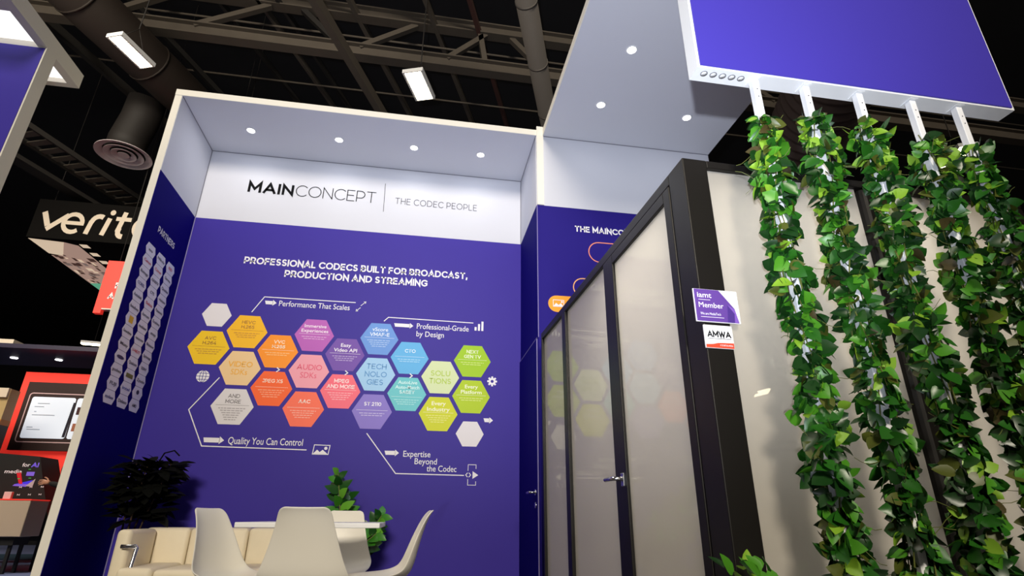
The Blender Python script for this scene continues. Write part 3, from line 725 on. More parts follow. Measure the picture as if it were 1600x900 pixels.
for loc, rz, lb in (((1.99, -1.32, 0), 178, 'white shell chair on the far side of the table facing the camera'),
                    ((1.515, -1.83, 0), -113, 'white shell chair at the left end of the table by the sofa'),
                    ((2.31, -1.80, 0.0), 94, 'white shell chair in profile at the right end of the table')):
    c = copy_tree(c0); c.location = (loc[0], loc[1], loc[2]); c.rotation_euler = (0, 0, math.radians(rz)); c['label'] = lb
t = thing('bistro_table', 'square white pedestal table between the shell chairs', 'table', (1.92, -1.78, 0))
bm = B(); box(bm, -0.385, -0.385, 0.725, 0.385, 0.385, 0.752, bevel=0.004); obj('tabletop', bm, WPAINT, t)
bm = B(); lathe(bm, [(0.0, 0.0), (0.24, 0.0), (0.24, 0.008), (0.05, 0.022), (0.032, 0.06), (0.032, 0.70), (0.09, 0.724), (0.0, 0.724)], 32); obj('pedestal', bm, CHROME, t)

# sofa along the back wall
t = thing('sofa', 'cream leather sofa with panelled back against the purple wall', 'sofa', (0.46, -0.50, 0))
def cushion(name, x0, y0, z0, x1, y1, z1, bev=0.03, lb=None):
    bm = B(); box(bm, x0, y0, z0, x1, y1, z1, bevel=bev); o = obj(name, bm, CREAM, t, lb, smooth=True); return o
xs = [0.0, 0.325, 0.757, 1.19]
for a, b in zip(xs, xs[1:]): cushion('back_cushion', a+0.002, -0.06, 0.14, b-0.002, 0.14, 0.697, 0.028)
for a, b in zip(xs[1:], xs[2:]): cushion('seat_cushion', a+0.002, -0.62, 0.20, b-0.002, -0.055, 0.445, 0.03)
cushion('seat_cushion', 0.10, -0.62, 0.20, xs[1]-0.002, -0.055, 0.455, 0.03)
cushion('armrest', -0.005, -0.50, 0.10, 0.095, -0.065, 0.69, 0.03, 'tall left armrest')
bm = B(); tube(bm, [(0.055, -0.52, 0.583), (0.150, -0.52, 0.583), (0.158, -0.52, 0.575), (0.150, -0.56, 0.30), (0.145, -0.58, 0.03)], 0.014, 12); obj('arm_tube', bm, CHROME, t, 'chrome tube in front of the armrest')
bm = B(); box(bm, 0.03, -0.58, 0.02, 1.17, 0.12, 0.19); obj('plinth', bm, BLACK, t)

# plants
def stem_leaves(bm, pts, n, L, wd, r, mats, start=0.25, face=0.25):
    P = [Vector(p) for p in pts]
    for k in range(n):
        u = start+(1-start)*k/(n-1); x = u*(len(P)-1); i = min(int(x), len(P)-2); c = P[i].lerp(P[i+1], x-i); tan = (P[i+1]-P[i]).normalized()
        a = k*2.4+r.uniform(-.4, .4); side = (tan.orthogonal()*math.cos(a)+tan.cross(tan.orthogonal())*math.sin(a)).normalized()
        s = 0.75+0.35*math.sin(PI*min(1, u*0.95))
        leaf(bm, c, side*0.85+tan*0.55, tan*(1.2-face)+Vector((0, -face, 0.1)), L*s*r.uniform(.85, 1.1), wd*s, r.choice(mats), 0.12, 0.2)
ZZM = [mat('zz_dark', (26, 74, 22), 0.3, spec=0.6), mat('zz_green', (54, 124, 30), 0.32, spec=0.6), mat('zz_bright', (96, 160, 44), 0.35, spec=0.6)]
t = thing('potted_plant', 'glossy green plant with upright shoots behind the far shell chair', 'plant', (1.98, -0.32, 0))
bm = B(); lathe(bm, [(0.0, 0.0), (0.11, 0.0), (0.15, 0.36), (0.135, 0.36), (0.13, 0.33), (0.0, 0.33)], 32); obj('pot', bm, mat('grey_pot', (120, 118, 116), 0.6), t)
r = random.Random(11)
shoots = [[(-0.03, 0, .33), (-0.09, -.02, .65), (-0.12, -.03, .92), (-0.16, -.04, 1.13)], [(0.02, 0, .33), (0.09, -.05, .55), (0.17, -.08, .68), (0.25, -.11, .80)], [(0.0, 0, .33), (-0.02, .02, .60), (-0.07, .03, .80), (-.06, .03, .98)],
          [(0.03, -.02, .33), (0.10, .02, .48), (0.14, .03, .60), (0.19, .05, .68)], [(0, -.04, .33), (0.06, -.1, .5), (0.15, -.14, .6), (0.22, -.16, .66)]]
bm = B()
for s in shoots: tube(bm, s, [0.010, 0.008, 0.006, 0.003], 6)
obj('stem', bm, VINE, t)
bm = B()
for s, n in zip(shoots, (26, 20, 18, 14, 14)): stem_leaves(bm, s, n, 0.128, 0.076, r, [0, 0, 1, 1, 2], face=0.9)
obj('foliage', bm, ZZM, t)
t = thing('potted_plant', 'tall plant with leaf colour darkened for shade in the left corner beside the sofa', 'plant', (0.275, -0.40, 0))
DKM = [mat('shade_leaf', (8, 9, 7), 0.8, spec=0.08), mat('shade_leaf_olive', (17, 18, 9), 0.6, spec=0.15)]  # near-black leaf colours stand in for the shade of the corner
bm = B(); lathe(bm, [(0.0, 0.0), (0.10, 0.0), (0.13, 0.26), (0.118, 0.26), (0.113, 0.24), (0.0, 0.24)], 32); obj('pot', bm, BLACK, t)
r = random.Random(21); bm = B(); trunks = []
for k in range(4):
    a = k*1.6; tr = [(0.03*math.cos(a), 0.03*math.sin(a), .24), (0.05*math.cos(a)+.01, 0.05*math.sin(a), .6), (0.10*math.cos(a)+.04, 0.10*math.sin(a), .95), (0.13*math.cos(a)+.07, 0.13*math.sin(a), 1.18)]
    trunks.append(tr); tube(bm, tr, [0.009, 0.008, 0.006, 0.003], 6)
obj('stem', bm, mat('dark_stem', (60, 40, 24), 0.7), t)
bm = B()
for tr in trunks: stem_leaves(bm, tr, 26, 0.17, 0.085, r, [0, 0, 0, 1], 0.48)
for k in range(150):
    a = r.uniform(0, 2*PI); e = math.sqrt(r.random())*0.18; c = Vector((0.05+e*math.cos(a), e*0.8*math.sin(a), 0.97+r.uniform(-.24, .22)))
    leaf(bm, c, Vector((math.cos(a), math.sin(a)*.8, r.uniform(-.5, .6))), Vector((0, -.4, 1)), r.uniform(.11, .17), r.uniform(.075, .11), r.choice((0, 0, 0, 1)), .1, .2)
tube(bm, [(0.10, -0.03, 1.16), (0.15, -0.05, 1.26), (0.23, -0.07, 1.28), (0.28, -0.08, 1.24)], 0.006, 5)
for v in bm.verts: v.co.x = max(v.co.x, -0.262); v.co.y = min(v.co.y, 0.38)
obj('foliage', bm, DKM, t)

# ------------------------------------------------------------------ hall roof: truss, joists, pipes, ducts, lamps
HD = Vector((0.340, 0.940, 0))      # run of the hall joists
t = thing('roof_truss', 'grey steel roof truss with diagonal webs crossing behind the booth top', 'truss', (-18, 5.08, 11.0))
bm = B(); box(bm, 0, -0.13, -0.02, 42, 0.13, 0.02); box(bm, 0, -0.02, 0.02, 42, 0.02, 0.30); box(bm, 0, -0.13, 0.30, 42, 0.13, 0.34); obj('bottom_chord', bm, STEEL, t)
bm = B(); box(bm, 0, -0.13, 1.22, 42, 0.13, 1.26); box(bm, 0, -0.02, 1.26, 42, 0.02, 1.52); box(bm, 0, -0.13, 1.52, 42, 0.13, 1.56); obj('top_chord', bm, STEEL, t)
webs = [(-3.3, -1.75), (-0.05, -1.0), (0.44, 1.75), (2.55, 3.5), (3.5, 3.35), (5.0, 4.15), (-5.6, -6.9), (-5.2, -3.9), (7.4, 6.2), (7.8, 9.2), (11.4, 10.1), (12.0, 13.6)]
for xb, xt in webs:
    bm = B(); bar(bm, (xb+18, 0, 0.30), (xt+18, 0, 1.24), 0.13, 0.13, up=(0, 1, 0)); obj('web', bm, STEELD if xb in (-0.05, -5.6) else STEEL, t)
def joist(p, w, h, m, label, l0=-9, l1=26):
    p = Vector(p); t = B(); bar(t, p+HD*l0, p+HD*l1, w, h)
    tag(obj('roof_joist', t, m), label, 'beam', 'roof joists')
joist((-0.222, 3.15, 10.55), 0.16, 0.26, STEEL, 'thick pale joist crossing in front of the truss above the niche', -7, 20)
joist((-1.957, 5.176, 12.3), 0.08, 0.16, STEEL, 'thin roof joist above the second niche downlight')
joist((-1.489, 5.151, 12.3), 0.07, 0.14, STEELD, 'dim thin joist just right of the one above the second niche downlight')
joist((0.367, 5.254, 12.3), 0.10, 0.18, STEEL, 'roof joist passing just left of the bright high-bay lamp')
joist((1.942, 4.315, 12.3), 0.10, 0.18, STEEL, 'roof joist passing right of the bright high-bay lamp')
joist((-2.62, 6.186, 12.3), 0.08, 0.14, STEELD, 'dim roof joist above the first niche downlight')
joist((-4.6, 6.0, 12.0), 0.10, 0.16, STEELD, 'dim roof joist near the left corner of the niche')
joist((3.05, 4.3, 12.3), 0.10, 0.18, mat('rusty_steel', (84, 54, 48), 0.8), 'reddish joist left of the pale round duct')
joist((-7.4, 4.0, 11.5), 0.14, 0.22, STEELD, 'dim wide joist at the far left above the lamp')
for y, z, lb in ((5.65, 12.2, 'thin sprinkler pipe running between the truss chords'), (7.63, 12.2, 'thin sprinkler pipe seen below the truss just above the niche edge')):
    bm = B(); tube(bm, [(-20, y, z), (24, y, z)], 0.028, 8); tag(obj('sprinkler_pipe', bm, STEEL), lb, 'pipe', 'sprinkler pipes')
bm = B(); c = Vector((4.036, 2.411, 10.5))
tube(bm, [c+HD*-6, c+HD*24], 0.225, 24)
for k in range(-3, 14): tube(bm, [c+HD*(k*1.7), c+HD*(k*1.7+0.05)], 0.236, 24)
tag(obj('air_duct', bm, DUCT), 'pale grey round duct rising beside the canopy', 'duct')
bm = B(); c = Vector((-4.679, 3.495, 10.2)); tube(bm, [c+HD*-8, c+HD*14], 0.50, 24)
for k in range(-4, 8): tube(bm, [c+HD*(k*1.8), c+HD*(k*1.8+0.05)], 0.515, 24)
tag(obj('air_duct', bm, DUCTD), 'wide brown round duct passing behind the left high-bay lamp', 'duct')
t = thing('air_diffuser', 'round white ceiling diffuser on a brown drop duct left of the booth', 'diffuser', (-4.70, 6.47, 8.5))
bm = B()
for r0, r1, z0, z1 in ((0.58, 0.43, 0.0, 0.05), (0.41, 0.28, 0.0, 0.05), (0.26, 0.14, 0.0, 0.045), (0.12, 0.0, 0.0, 0.0)):
    lathe(bm, [(r0, z0), (r1, z1), (r1, z1+0.012), (r0, z0+0.012), (r0, z0)] if r1 else [(r0, z0), (0.0, z0), (0.0, 0.012), (r0, 0.012), (r0, z0)], 40)
lathe(bm, [(0.40, 0.10), (0.02, 0.10)], 40)
obj('cone_rings', bm, mat('diffuser_white', (226, 214, 218), 0.5), t)
bm = B(); tube(bm, [(0, 0, 0.06), (0, 0, 0.4), (0.12, -0.02, 1.0), (0.2, -0.1, 1.5)], 0.40, 24); obj('drop_duct', bm, mat('dark_drop_duct', (24, 19, 17), 0.7), t)
t = thing('cable_tray', 'dark ladder cable tray running below the diffuser at the left', 'cable tray', (-6.2, 5.6, 8.5), 0)
bm = B(); bar(bm, HD*-4, HD*14, 0.05, 0.12); obj('rail', bm, STEELD, t)
bm = B(); off = Vector((-0.62, 0.22, 0)); bar(bm, off+HD*-4, off+HD*14, 0.05, 0.12); obj('rail', bm, STEELD, t)
for k in range(54):
    bm = B(); q = HD*(-3.9+k*0.30); bar(bm, q, q+off, 0.15, 0.03); obj('rung', bm, STEEL, t)
bm = B(); q = Vector((-1.0, 0.38, -0.25)); bar(bm, q+HD*-4, q+HD*14, 0.34, 0.10); obj('lower_channel', bm, STEELD, t)
bm = B(); c = Vector((11.15, 3.8, 9.4))
tube(bm, [c+HD*(-12+0.07*k) for k in range(300)], [0.85+0.06*(k % 4 < 2) for k in range(300)], 28)
tag(obj('ribbed_duct', bm, mat('ribbed_duct_paint', (104, 92, 92), 0.6)), 'large dark ribbed duct seen between the ivy poles behind the pod', 'duct')
def high_bay(loc, label, L=0.78, Wd=0.30, rz=-19.5, tilt=0):
    t = thing('high_bay_lamp', label, 'lamp', loc, math.radians(rz), 'high-bay lamps')
    bm = B(); box(bm, -Wd/2-0.05, -L/2-0.03, 0.0, Wd/2+0.05, L/2+0.03, 0.09, bevel=0.01); obj('housing', bm, WPAINT, t)
    bm = B(); box(bm, -Wd/2, -L/2, -0.004, Wd/2, L/2, 0.001); obj('lens', bm, TUBE_LIGHT, t)
    bm = B()
    for y in (-L*0.4, L*0.4): tube(bm, [(0, y, 0.09), (0, 0, 0.6)], 0.006, 6)
    tube(bm, [(0, 0, 0.6), (0, 0, 3.6)], 0.012, 6)
    obj('hanger_wire', bm, STEELD, t)
high_bay((-3.46, 3.62, 9.0), 'left high-bay lamp hanging in front of the brown duct', 0.76, 0.25)
high_bay((2.01, 3.58, 9.0), 'bright high-bay lamp hanging below the truss above the niche', 0.78, 0.33)
high_bay((15.0, 3.75, 9.0), 'high-bay lamp shining between the two rightmost ivy garlands', 0.9, 0.34)
t = thing('strip_lamp', 'small white strip lamp far behind the left wall edge', 'lamp', (-7.4, 12.5, 5.58), math.radians(10))
bm = B(); box(bm, -0.32, -0.08, 0.0, 0.32, 0.08, 0.07); obj('housing', bm, WPAINT, t)
bm = B(); box(bm, -0.31, -0.07, -0.03, 0.31, 0.07, 0.0); obj('lens', bm, TUBE_LIGHT, t)
bm = B(); tube(bm, [(0, 0, 0.07), (0, 0, 8.4)], 0.006, 6); obj('hanger_wire', bm, STEELD, t)

t = thing('tube_lamp', 'long hall tube lamp behind the viewer, mirrored as a streak in the glossy pod front', 'lamp', (27.2, -35.5, 9.0), math.radians(80.5))
bm = B(); box(bm, -1.6, -0.14, 0.0, 1.6, 0.14, 0.12); obj('housing', bm, WPAINT, t)
bm = B(); box(bm, -1.55, -0.12, -0.28, 1.55, 0.12, 0.0); obj('lens', bm, TUBE_LIGHT, t)
bm = B(); tube(bm, [(0, 0, 0.12), (0, 0, 5.0)], 0.012, 6); obj('hanger_wire', bm, STEELD, t)

# ------------------------------------------------------------------ neighbouring tower with light box, upper left
t = thing('display_tower', 'blue walled tower with a glowing white light box on top, upper left', 'tower', (-0.945, -1.335, 0))
bm = B(); box(bm, -2.4, 0.006, 0, 0, 0.14, 4.55); obj('wall', bm, EDGE, t, 'white wall with white end face')
bm = B(); box(bm, -2.4, 0, 0, -0.012, 0.006, 4.535); obj('blue_panel', bm, BLUEV, t, 'blue violet front panel')
bm = B()
box(bm, -0.075, -1.0, 4.55, 0, 0.515, 4.705); box(bm, -2.4, 0.455, 4.55, -0.075, 0.515, 4.705); box(bm, -2.4, -1.0, 4.55, -0.075, -0.365, 4.705); box(bm, -2.4, -0.365, 4.675, -0.075, 0.455, 4.705)
box(bm, -2.4, 0.006, 4.55, -0.075, 0.14, 4.64)
lb = obj('light_box_frame', bm, EDGE, t)
bm = B(); box(bm, -2.4, -0.365, 4.60, -0.075, 0.006, 4.61); obj('luminous_panel', bm, PANEL_LIGHT, lb)
bm = B(); box(bm, -2.4, 0.14, 4.60, -0.075, 0.455, 4.61); obj('luminous_panel', bm, PANEL_LIGHT, lb)

# ------------------------------------------------------------------ hanging banners and neighbouring stand, left
BANK = mat('banner_black', (9, 7, 6), 0.8, spec=0.15)
t = thing('hanging_banner', 'black hanging box banner with white lettering left of the booth', 'banner', (-7.12, 8.0, 6.95))
bm = B(); box(bm, 0, 0, 0, 4.4, 3.5, 1.05); obj('body', bm, BANK, t)
PV = Plane((0, 0, 0), (1, 0, 0), (0, 0, 1))
bm = B()
stroke(bm, PV, [(0.26, 0.70), (0.45, 0.33)], 0.14, 0.01); stroke(bm, PV, [(0.92, 0.66), (0.44, 0.23)], 0.13, 0.012)
def cp(cx, cy, r, a0, a1, n=18): return circle_pts(cx, cy, r, n, math.radians(a0), math.radians(a1), end=True)
stroke(bm, PV, [(0.86, 0.45), (1.385, 0.45)], 0.10, 0.014); stroke(bm, PV, cp(1.085, 0.45, 0.245, 0, 312), 0.115, 0.01)
stroke(bm, PV, [(1.50, 0.18), (1.56, 0.52)]+cp(1.76, 0.50, 0.19, 170, 60, 7), 0.13, 0.01)
stroke(bm, PV, [(1.93, 0.18), (2.03, 0.66)], 0.13, 0.01); poly(bm, PV, circle_pts(2.07, 0.82, 0.075, 14), 0.012)
stroke(bm, PV, [(2.42, 0.86), (2.33, 0.36)]+cp(2.47, 0.31, 0.13, 160, 280, 6), 0.13, 0.01); stroke(bm, PV, [(2.20, 0.66), (2.62, 0.66)], 0.11, 0.012)
stroke(bm, PV, cp(2.99, 0.45, 0.235, 0, 360, 24)[:-1], 0.125, 0.01, closed=True)
stroke(bm, PV, [(3.4, 0.18), (3.45, 0.66)], 0.13, 0.01); stroke(bm, PV, [(3.45, 0.50)]+cp(3.65, 0.48, 0.17, 150, 0, 8)+[(3.79, 0.18)], 0.125, 0.012)
for v in bm.verts: v.co.x *= 0.83
gobj('lettering', bm, mat('banner_cream', (228, 214, 196), 0.6), t)
PU = Plane((0, 0, 0), (1, 0, 0), (0, 1, 0)); PU.n = Vector((0, 0, -1))
bm = B(); r = random.Random(4)
poly(bm, PU, [(0.0, 0.0), (4.4, 0.0), (4.4, 3.5), (0, 3.5)], 0.006, 4)
poly(bm, PU, [(0.02, 0.05), (0.75, 0.15), (0.30, 1.0), (0.02, 0.9)], 0.012, 0)
poly(bm, PU, [(0.30, 1.0), (0.75, 0.15), (1.0, 0.3), (1.0, 2.9), (0.02, 2.9), (0.02, 1.0)], 0.010, 1)
for k in range(46):
    x = r.uniform(0.05, 0.85); y = r.uniform(0.9, 2.8); w = r.uniform(0.05, 0.16); h = r.uniform(0.06, 0.24)
    poly(bm, PU, [(x, y), (x+w, y+0.03), (x+w, y+h), (x, y+h)], 0.014, r.choice((0, 2, 2, 3)))
for k in range(6):
    y = 0.2+k*0.48; poly(bm, PU, [(1.06, y), (1.24, y), (1.24, y+0.2), (1.06, y+0.2)], 0.014, 0)
poly(bm, PU, [(0.02, 2.9), (1.1, 2.7), (1.3, 3.48), (0.02, 3.48)], 0.012, 5)
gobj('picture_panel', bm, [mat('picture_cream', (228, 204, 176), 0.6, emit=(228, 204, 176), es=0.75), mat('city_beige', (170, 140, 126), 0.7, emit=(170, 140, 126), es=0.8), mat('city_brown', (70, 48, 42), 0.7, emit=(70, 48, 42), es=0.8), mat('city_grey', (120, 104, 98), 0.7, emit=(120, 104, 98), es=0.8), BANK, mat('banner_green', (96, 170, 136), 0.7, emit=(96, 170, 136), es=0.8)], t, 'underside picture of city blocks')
for x, y in ((0.2, 0.2), (4.2, 0.2), (4.2, 3.3)):
    bm = B(); tube(bm, [(x, y, 1.05), (x, y, 7.05)], 0.008, 6); obj('hanging_cable', bm, STEELD, t)
t = thing('hanging_sign', 'bright red hanging sign with white letters beside the left wall edge', 'sign', (-4.615, 7.0, 4.82))
RED = mat('sign_red_bright', (238, 62, 48), 0.55, emit=(238, 50, 40), es=0.5)
bm = B(); box(bm, 0, 0, 0.11, 2.2, 0.12, 1.24); box(bm, 0, 0, 0, 0.145, 0.12, 0.11); obj('body', bm, RED, t)
PR = Plane((0, 0, 0), (1, 0, 0), (0, 0, 1))
bm = B(); caps(bm, PR, 'F', 0.285, 0.585, 0.14, None, 'L', 0.22, 0.006); caps(bm, PR, 'A', 0.20, 0.335, 0.14, None, 'L', 0.22, 0.006); gobj('lettering', bm, PRINTW, t)
bm = B(); box(bm, 0.15, -0.01, 0.085, 2.2, 0.13, 0.11); obj('bottom_edge', bm, EDGE, t)
for x in (0.2, 2.0):
    bm = B(); tube(bm, [(x, 0.06, 1.24), (x, 0.06, 9.18)], 0.008, 6); obj('hanging_cable', bm, STEELD, t)

SOOT = mat('soot_black', (14, 13, 14), 0.6); MAROON = mat('dark_maroon', (44, 18, 16), 0.6)
t = thing('red_stand_wall', 'red wall of the neighbouring stand with dark panel and white screen', 'stand wall', (-4.90, 6.0, 0))
bm = B(); box(bm, 0, 0.08, 0.95, 2.6, 0.14, 3.28); obj('wall', bm, RED, t)
bm = B(); box(bm, 0, 0.08, 0.30, 2.6, 0.14, 0.95); obj('lower_panel', bm, SOOT, t)
for x in (0.1, 1.3, 2.5):
    bm = B(); box(bm, x-0.03, 0.08, 0.0, x+0.03, 0.14, 0.30); obj('foot', bm, SOOT, t)
bm = B(); box(bm, 0.16, 0.0, 1.85, 2.6, 0.08, 3.08); o = obj('dark_panel', bm, MAROON, t)
PQ = Plane((0, 0, 0), (1, 0, 0), (0, 0, 1))
def rr(x0, z0, x1, z1, r, n=6):
    return cp(x1-r, z0+r, r, -90, 0, n)+cp(x1-r, z1-r, r, 0, 90, n)+cp(x0+r, z1-r, r, 90, 180, n)+cp(x0+r, z0+r, r, 180, 270, n)
bm = B(); stroke(bm, PQ, rr(0.245, 1.995, 2.0, 2.872, 0.05), 0.018, 0.004, closed=True); gobj('screen_outline', bm, mat('outline_pink', (226, 190, 196), 0.5), t)
SCR = mat('screen_white', (220, 226, 236), 0.4, emit=(206, 216, 232), es=0.55)
bm = B(); poly(bm, PQ, rr(0.30, 2.062, 1.035, 2.806, 0.04), 0.004, 0); poly(bm, PQ, rr(1.062, 2.062, 1.80, 2.806, 0.04), 0.004, 0)
for x, z, w in ((0.42, 2.68, 0.20), (0.38, 2.62, 0.16), (0.40, 2.53, 0.04), (0.38, 2.47, 0.38), (0.36, 2.25, 0.10), (0.37, 2.21, 0.22)): poly(bm, PQ, [(x, z), (x+w, z), (x+w, z+0.012), (x, z+0.012)], 0.006, 1)
for z, m in ((2.50, 2), (2.20, 3)): poly(bm, PQ, [(1.10, z), (1.25, z), (1.25, z+0.14), (1.10, z+0.14)], 0.006, m)
poly(bm, PQ, [(0.98, 2.09), (1.03, 2.09), (1.045, 2.72), (1.01, 2.72)], 0.006, 4)
gobj('screen', bm, [SCR, mat('ui_grey', (150, 156, 166), 0.5), mat('tile_dark', (70, 24, 28), 0.5), mat('tile_tan', (180, 110, 80), 0.5), mat('ui_navy', (26, 18, 40), 0.5)], t, 'white glowing interface screen')
t = thing('info_kiosk', 'black slanted kiosk with white and coloured lettering in front of the red wall', 'kiosk', (-3.60, 4.6, 0))
bm = B()
f0 = [bm.verts.new((x, 0, z)) for x, z in ((-0.9, 0.42), (0.66, 0.42), (0.60, 0.75), (0.23, 1.63), (-0.5, 1.68))]; f1 = [bm.verts.new((v.co.x, 0.5, v.co.z)) for v in f0]
bm.faces.new(f0); bm.faces.new(f1[::-1])
for k in range(5): bm.faces.new((f0[k], f1[k], f1[(k+1) % 5], f0[(k+1) % 5]))
obj('body', bm, SOOT, t)
for x, y in ((-0.8, 0.08), (0.55, 0.08), (-0.8, 0.42), (0.55, 0.42)):
    bm = B(); box(bm, x-0.025, y-0.025, 0.0, x+0.025, y+0.025, 0.42); obj('leg', bm, SOOT, t)
PK = Plane((0, 0, 0), (1, 0, 0), (0, 0, 1))
bm = B(); text(bm, PK, 'for', 0.025, 1.475, 0.055, 0.11, off=0.01, lift=0.004); text(bm, PK, 'media', -0.19, 1.375, 0.055, 0.24, off=0.01, lift=0.004)
gobj('lettering', bm, mat('kiosk_white', (226, 222, 226), 0.5, emit=(226, 222, 226), es=0.25), t)
bm = B(); caps(bm, PK, 'AI', 0.155, 1.468, 0.07, 0.10, wt=0.25, lift=0.004)
poly(bm, PK, [(0.12, 1.34), (0.23, 1.34), (0.23, 1.40), (0.12, 1.40)], 0.004, 0); poly(bm, PK, [(-0.02, 1.38), (0.04, 1.39), (0.11, 1.22), (0.06, 1.22)], 0.005, 1)
poly(bm, PK, [(-0.02, 1.19), (0.17, 1.18), (0.24, 1.28), (0.2, 1.22), (-0.0, 1.215)], 0.004, 0); poly(bm, PK, [(0.16, 1.19), (0.26, 1.18), (0.27, 1.30)], 0.006, 3)
for x, z in ((0.13, 1.43), (0.17, 1.30), (0.02, 1.29)): poly(bm, PK, [(x, z), (x+0.035, z), (x+0.035, z+0.012), (x, z+0.012)], 0.006, 2)
gobj('emblem', bm, [mat('emblem_violet', (120, 96, 220), 0.5, emit=(120, 96, 220), es=0.3), mat('emblem_red', (200, 24, 40), 0.5, emit=(200, 24, 40), es=0.25), mat('emblem_green', (70, 190, 90), 0.5), mat('emblem_grey', (190, 186, 196), 0.5)], t)
bm = B()
for x, z in ((0.10, 1.17), (0.245, 1.175), (0.40, 1.18), (0.105, 1.06), (0.255, 1.065), (0.40, 1.07), (0.395, 0.955), (0.40, 0.845)):
    caps(bm, PK, 'M', x-0.02, z-0.01, 0.024, 0.035, wt=0.2, lift=0.004)
gobj('small_mark', bm, mat('kiosk_white', (226, 222, 226), 0.5), t)
t = thing('reception_counter', 'beige counter box with a thin red top edge at the far left', 'counter', (-4.1, 4.0, 0))
bm = B(); box(bm, 0, 0, 0.49, 1.14, 0.45, 0.975, bevel=0.01); obj('body', bm, mat('counter_beige', (196, 176, 156), 0.6), t)
bm = B(); box(bm, -0.005, -0.005, 0.975, 1.145, 0.455, 0.99); obj('top_edge', bm, RED, t)
bm = B(); box(bm, 0.05, 0.05, 0.38, 1.05, 0.40, 0.49); obj('plinth', bm, SOOT, t)
for x, y in ((0.1, 0.1), (1.0, 0.1), (0.1, 0.35), (1.0, 0.35)):
    bm = B(); box(bm, x-0.02, y-0.02, 0.0, x+0.02, y+0.02, 0.38); obj('leg', bm, SOOT, t)
bm = B(); box(bm, 0.02, 0, 0, 0.12, 0.05, 0.10, bevel=0.004); o = obj('card_box', bm, mat('card_pink', (226, 196, 196), 0.6), loc=(-3.42, 4.1, 0.99)); tag(o, 'small pale card box standing on the beige counter', 'box')
t = thing('display_cabinet', 'beige and ochre display cabinet at the left picture edge', 'cabinet', (-5.2, 5.12, 0))
bm = B(); box(bm, 0, 0, 2.26, 0.77, 0.24, 2.77); obj('upper_case', bm, mat('cabinet_beige', (186, 158, 108), 0.6), t)
bm = B(); box(bm, 0, -0.005, 2.17, 0.775, 0.24, 2.26); obj('ochre_band', bm, mat('cabinet_ochre', (190, 128, 40), 0.6), t)
bm = B(); box(bm, 0, 0.02, 0, 0.77, 0.24, 2.17); obj('lower_case', bm, SOOT, t)
for k in range(3):
    bm = B(); box(bm, 0.30+0.16*k, -0.05, 2.62, 0.44+0.16*k, 0.0, 2.775); obj('white_block', bm, mat('cabinet_white', (220, 204, 184), 0.6), t)
t = thing('stand_canopy', 'dark canopy with small downlights over the neighbouring red stand', 'canopy', (-9.0, 5.55, 3.6))
bm = B(); box(bm, 0, 0, 0, 6.2, 1.45, 0.08); obj('slab', bm, mat('canopy_night', (40, 34, 60), 0.4), t)
bm = B(); box(bm, 0, 1.40, -3.6, 0.1, 1.45, 0.0); obj('post', bm, SOOT, t)
bm = B(); box(bm, 6.1, 1.40, -3.6, 6.2, 1.45, 0.0); obj('post', bm, SOOT, t)
for x in (3.64, 4.425):
    bm = B(); lathe(bm, [(0, -0.01), (0.06, -0.01), (0.06, 0.0), (0, 0.0)], 20); obj('downlight', bm, LENS, t, loc=(x, 0.79, 0))
t = thing('stand_beam', 'cream beam end of a far stand at the left picture edge', 'beam', (-8.0, 7.0, 4.03))
bm = B(); box(bm, 0, 0, 0, 2.09, 0.3, 0.11); obj('beam', bm, mat('banner_cream', (228, 214, 196), 0.6), t)
bm = B(); box(bm, 0.1, 0.1, -4.03, 0.2, 0.2, 0); obj('post', bm, SOOT, t)
bm = B(); box(bm, 1.7, 0.1, -4.03, 1.8, 0.2, 0); obj('post', bm, SOOT, t)

# ------------------------------------------------------------------ person in black half hidden behind the left wall edge
SKIN = mat('skin', (196, 140, 112), 0.5); CLOTH = mat('black_cloth', (17, 16, 18), 0.85)
def skin_mesh(name, verts, edges, radii, m, parent, root=0, sub=2, label=None):
    me = bpy.data.meshes.new(name); me.from_pydata(verts, edges, []); me.materials.append(m)
    o = bpy.data.objects.new(name, me); COL.objects.link(o); o.parent = parent
    md = o.modifiers.new('skin', 'SKIN'); md.use_smooth_shade = True
    for i, sv in enumerate(me.skin_vertices[0].data):
        sv.radius = radii[i] if isinstance(radii[i], tuple) else (radii[i], radii[i]); sv.use_root = (i == root)
    sb = o.modifiers.new('sub', 'SUBSURF'); sb.levels = sub; sb.render_levels = sub
    if label: o['label'] = label
    return o
t = thing('person', 'person in black clothing standing half hidden behind the left wall edge, one hand raised', 'person', (-2.20, 3.42, 0), math.radians(90))
# local frame: person faces +y (towards the kiosk after the turn), left hand side is -x
V = [(0, 0, .96), (0, 0, 1.10), (0, .01, 1.26), (0, 0, 1.40), (0, 0, 1.48), (0, .02, 1.56), (0, .03, 1.66), (0, .02, 1.74),
     (.10, 0, .90), (.11, .02, .50), (.115, -.02, .10), (.12, .10, .05), (-.10, 0, .90), (-.11, .02, .50), (-.115, -.02, .10), (-.12, .10, .05),
     (.15, 0, 1.41), (.21, .02, 1.36), (.24, -.02, 1.10), (.23, .06, .88), (-.15, 0, 1.41), (-.21, .02, 1.36), (-.25, -.07, 1.13), (-.20, .13, 1.17), (-.19, .17, 1.18), (.23, .08, .82)]
E_ = [(0, 1), (1, 2), (2, 3), (3, 4), (4, 5), (5, 6), (6, 7), (0, 8), (8, 9), (9, 10), (10, 11), (0, 12), (12, 13), (13, 14), (14, 15), (3, 16), (16, 17), (17, 18), (18, 19), (3, 20), (20, 21), (21, 22), (22, 23), (23, 24), (19, 25)]
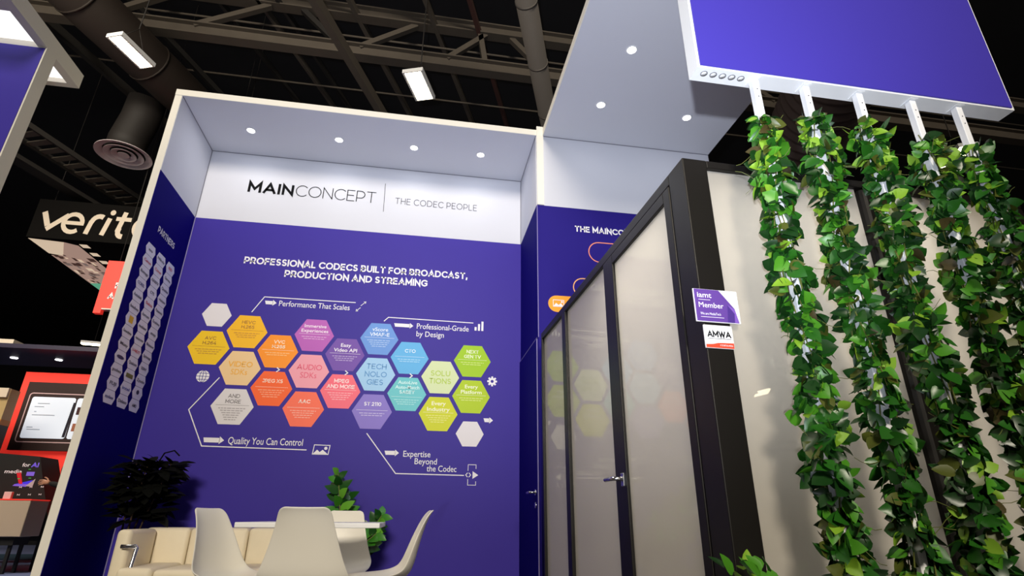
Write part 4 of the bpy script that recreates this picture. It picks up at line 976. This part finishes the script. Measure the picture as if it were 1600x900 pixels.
R_ = [(.15, .11), (.14, .10), (.155, .11), (.12, .095), .055, .055, (.075, .09), (.06, .075), .085, .06, .045, .04, .085, .06, .045, .04, .075, .06, .047, .036, .075, .06, .047, .034, .026, .028]
body = skin_mesh('body', V, E_, R_, CLOTH, t)
HO = -0.14
HV = [(-.19, .30, 1.18), (-.188, .345, 1.185), (-.186, .375, 1.19)]
fv, fe, fr = list(HV), [(0, 1), (1, 2)], [.024, (.016, .032), (.013, .034)]
for k, (dz, L) in enumerate(((.026, .055), (.009, .065), (-.009, .060), (-.026, .046))):
    i = len(fv); fv += [(-.186, .395, 1.19+dz), (-.19, .395+L*.45, 1.186+dz*1.1), (-.205, .395+L*.8, 1.178+dz*1.1)]; fe += [(2, i), (i, i+1), (i+1, i+2)]; fr += [.0095, .0085, .0075]
i = len(fv); fv += [(-.178, .345, 1.225), (-.182, .375, 1.245), (-.19, .395, 1.252)]; fe += [(1, i), (i, i+1), (i+1, i+2)]; fr += [.011, .010, .008]
fv = [(x, y+HO, z) for x, y, z in fv]
skin_mesh('hand', fv, fe, fr, SKIN, t, label='bare raised hand')
bm = B(); bmesh.ops.create_icosphere(bm, subdivisions=3, radius=0.1)
for v in bm.verts:
    c = v.co; c.x *= 0.78; c.z *= 1.18; c.y *= 0.95
    if c.y > 0.06 and abs(c.x) < 0.016 and -0.045 < c.z < 0.01: c.y += 0.018
    if c.z < -0.05: c.x *= 0.86
    if abs(abs(c.x)-0.03) < 0.013 and 0.0 < c.z < 0.025 and c.y > 0.07: c.y -= 0.008
obj('face', bm, SKIN, t, 'bare face', smooth=True, loc=(0, 0.045, 1.66))
bm = B(); bmesh.ops.create_icosphere(bm, subdivisions=3, radius=0.106)
for v in list(bm.verts):
    if v.co.y > 0.035 and v.co.z < 0.055: bm.verts.remove(v)
for v in bm.verts: v.co.x *= 0.80; v.co.z *= 1.18
obj('hair', bm, mat('dark_hair', (24, 18, 15), 0.7), t, 'dark short hair', smooth=True, loc=(0, 0.035, 1.67))
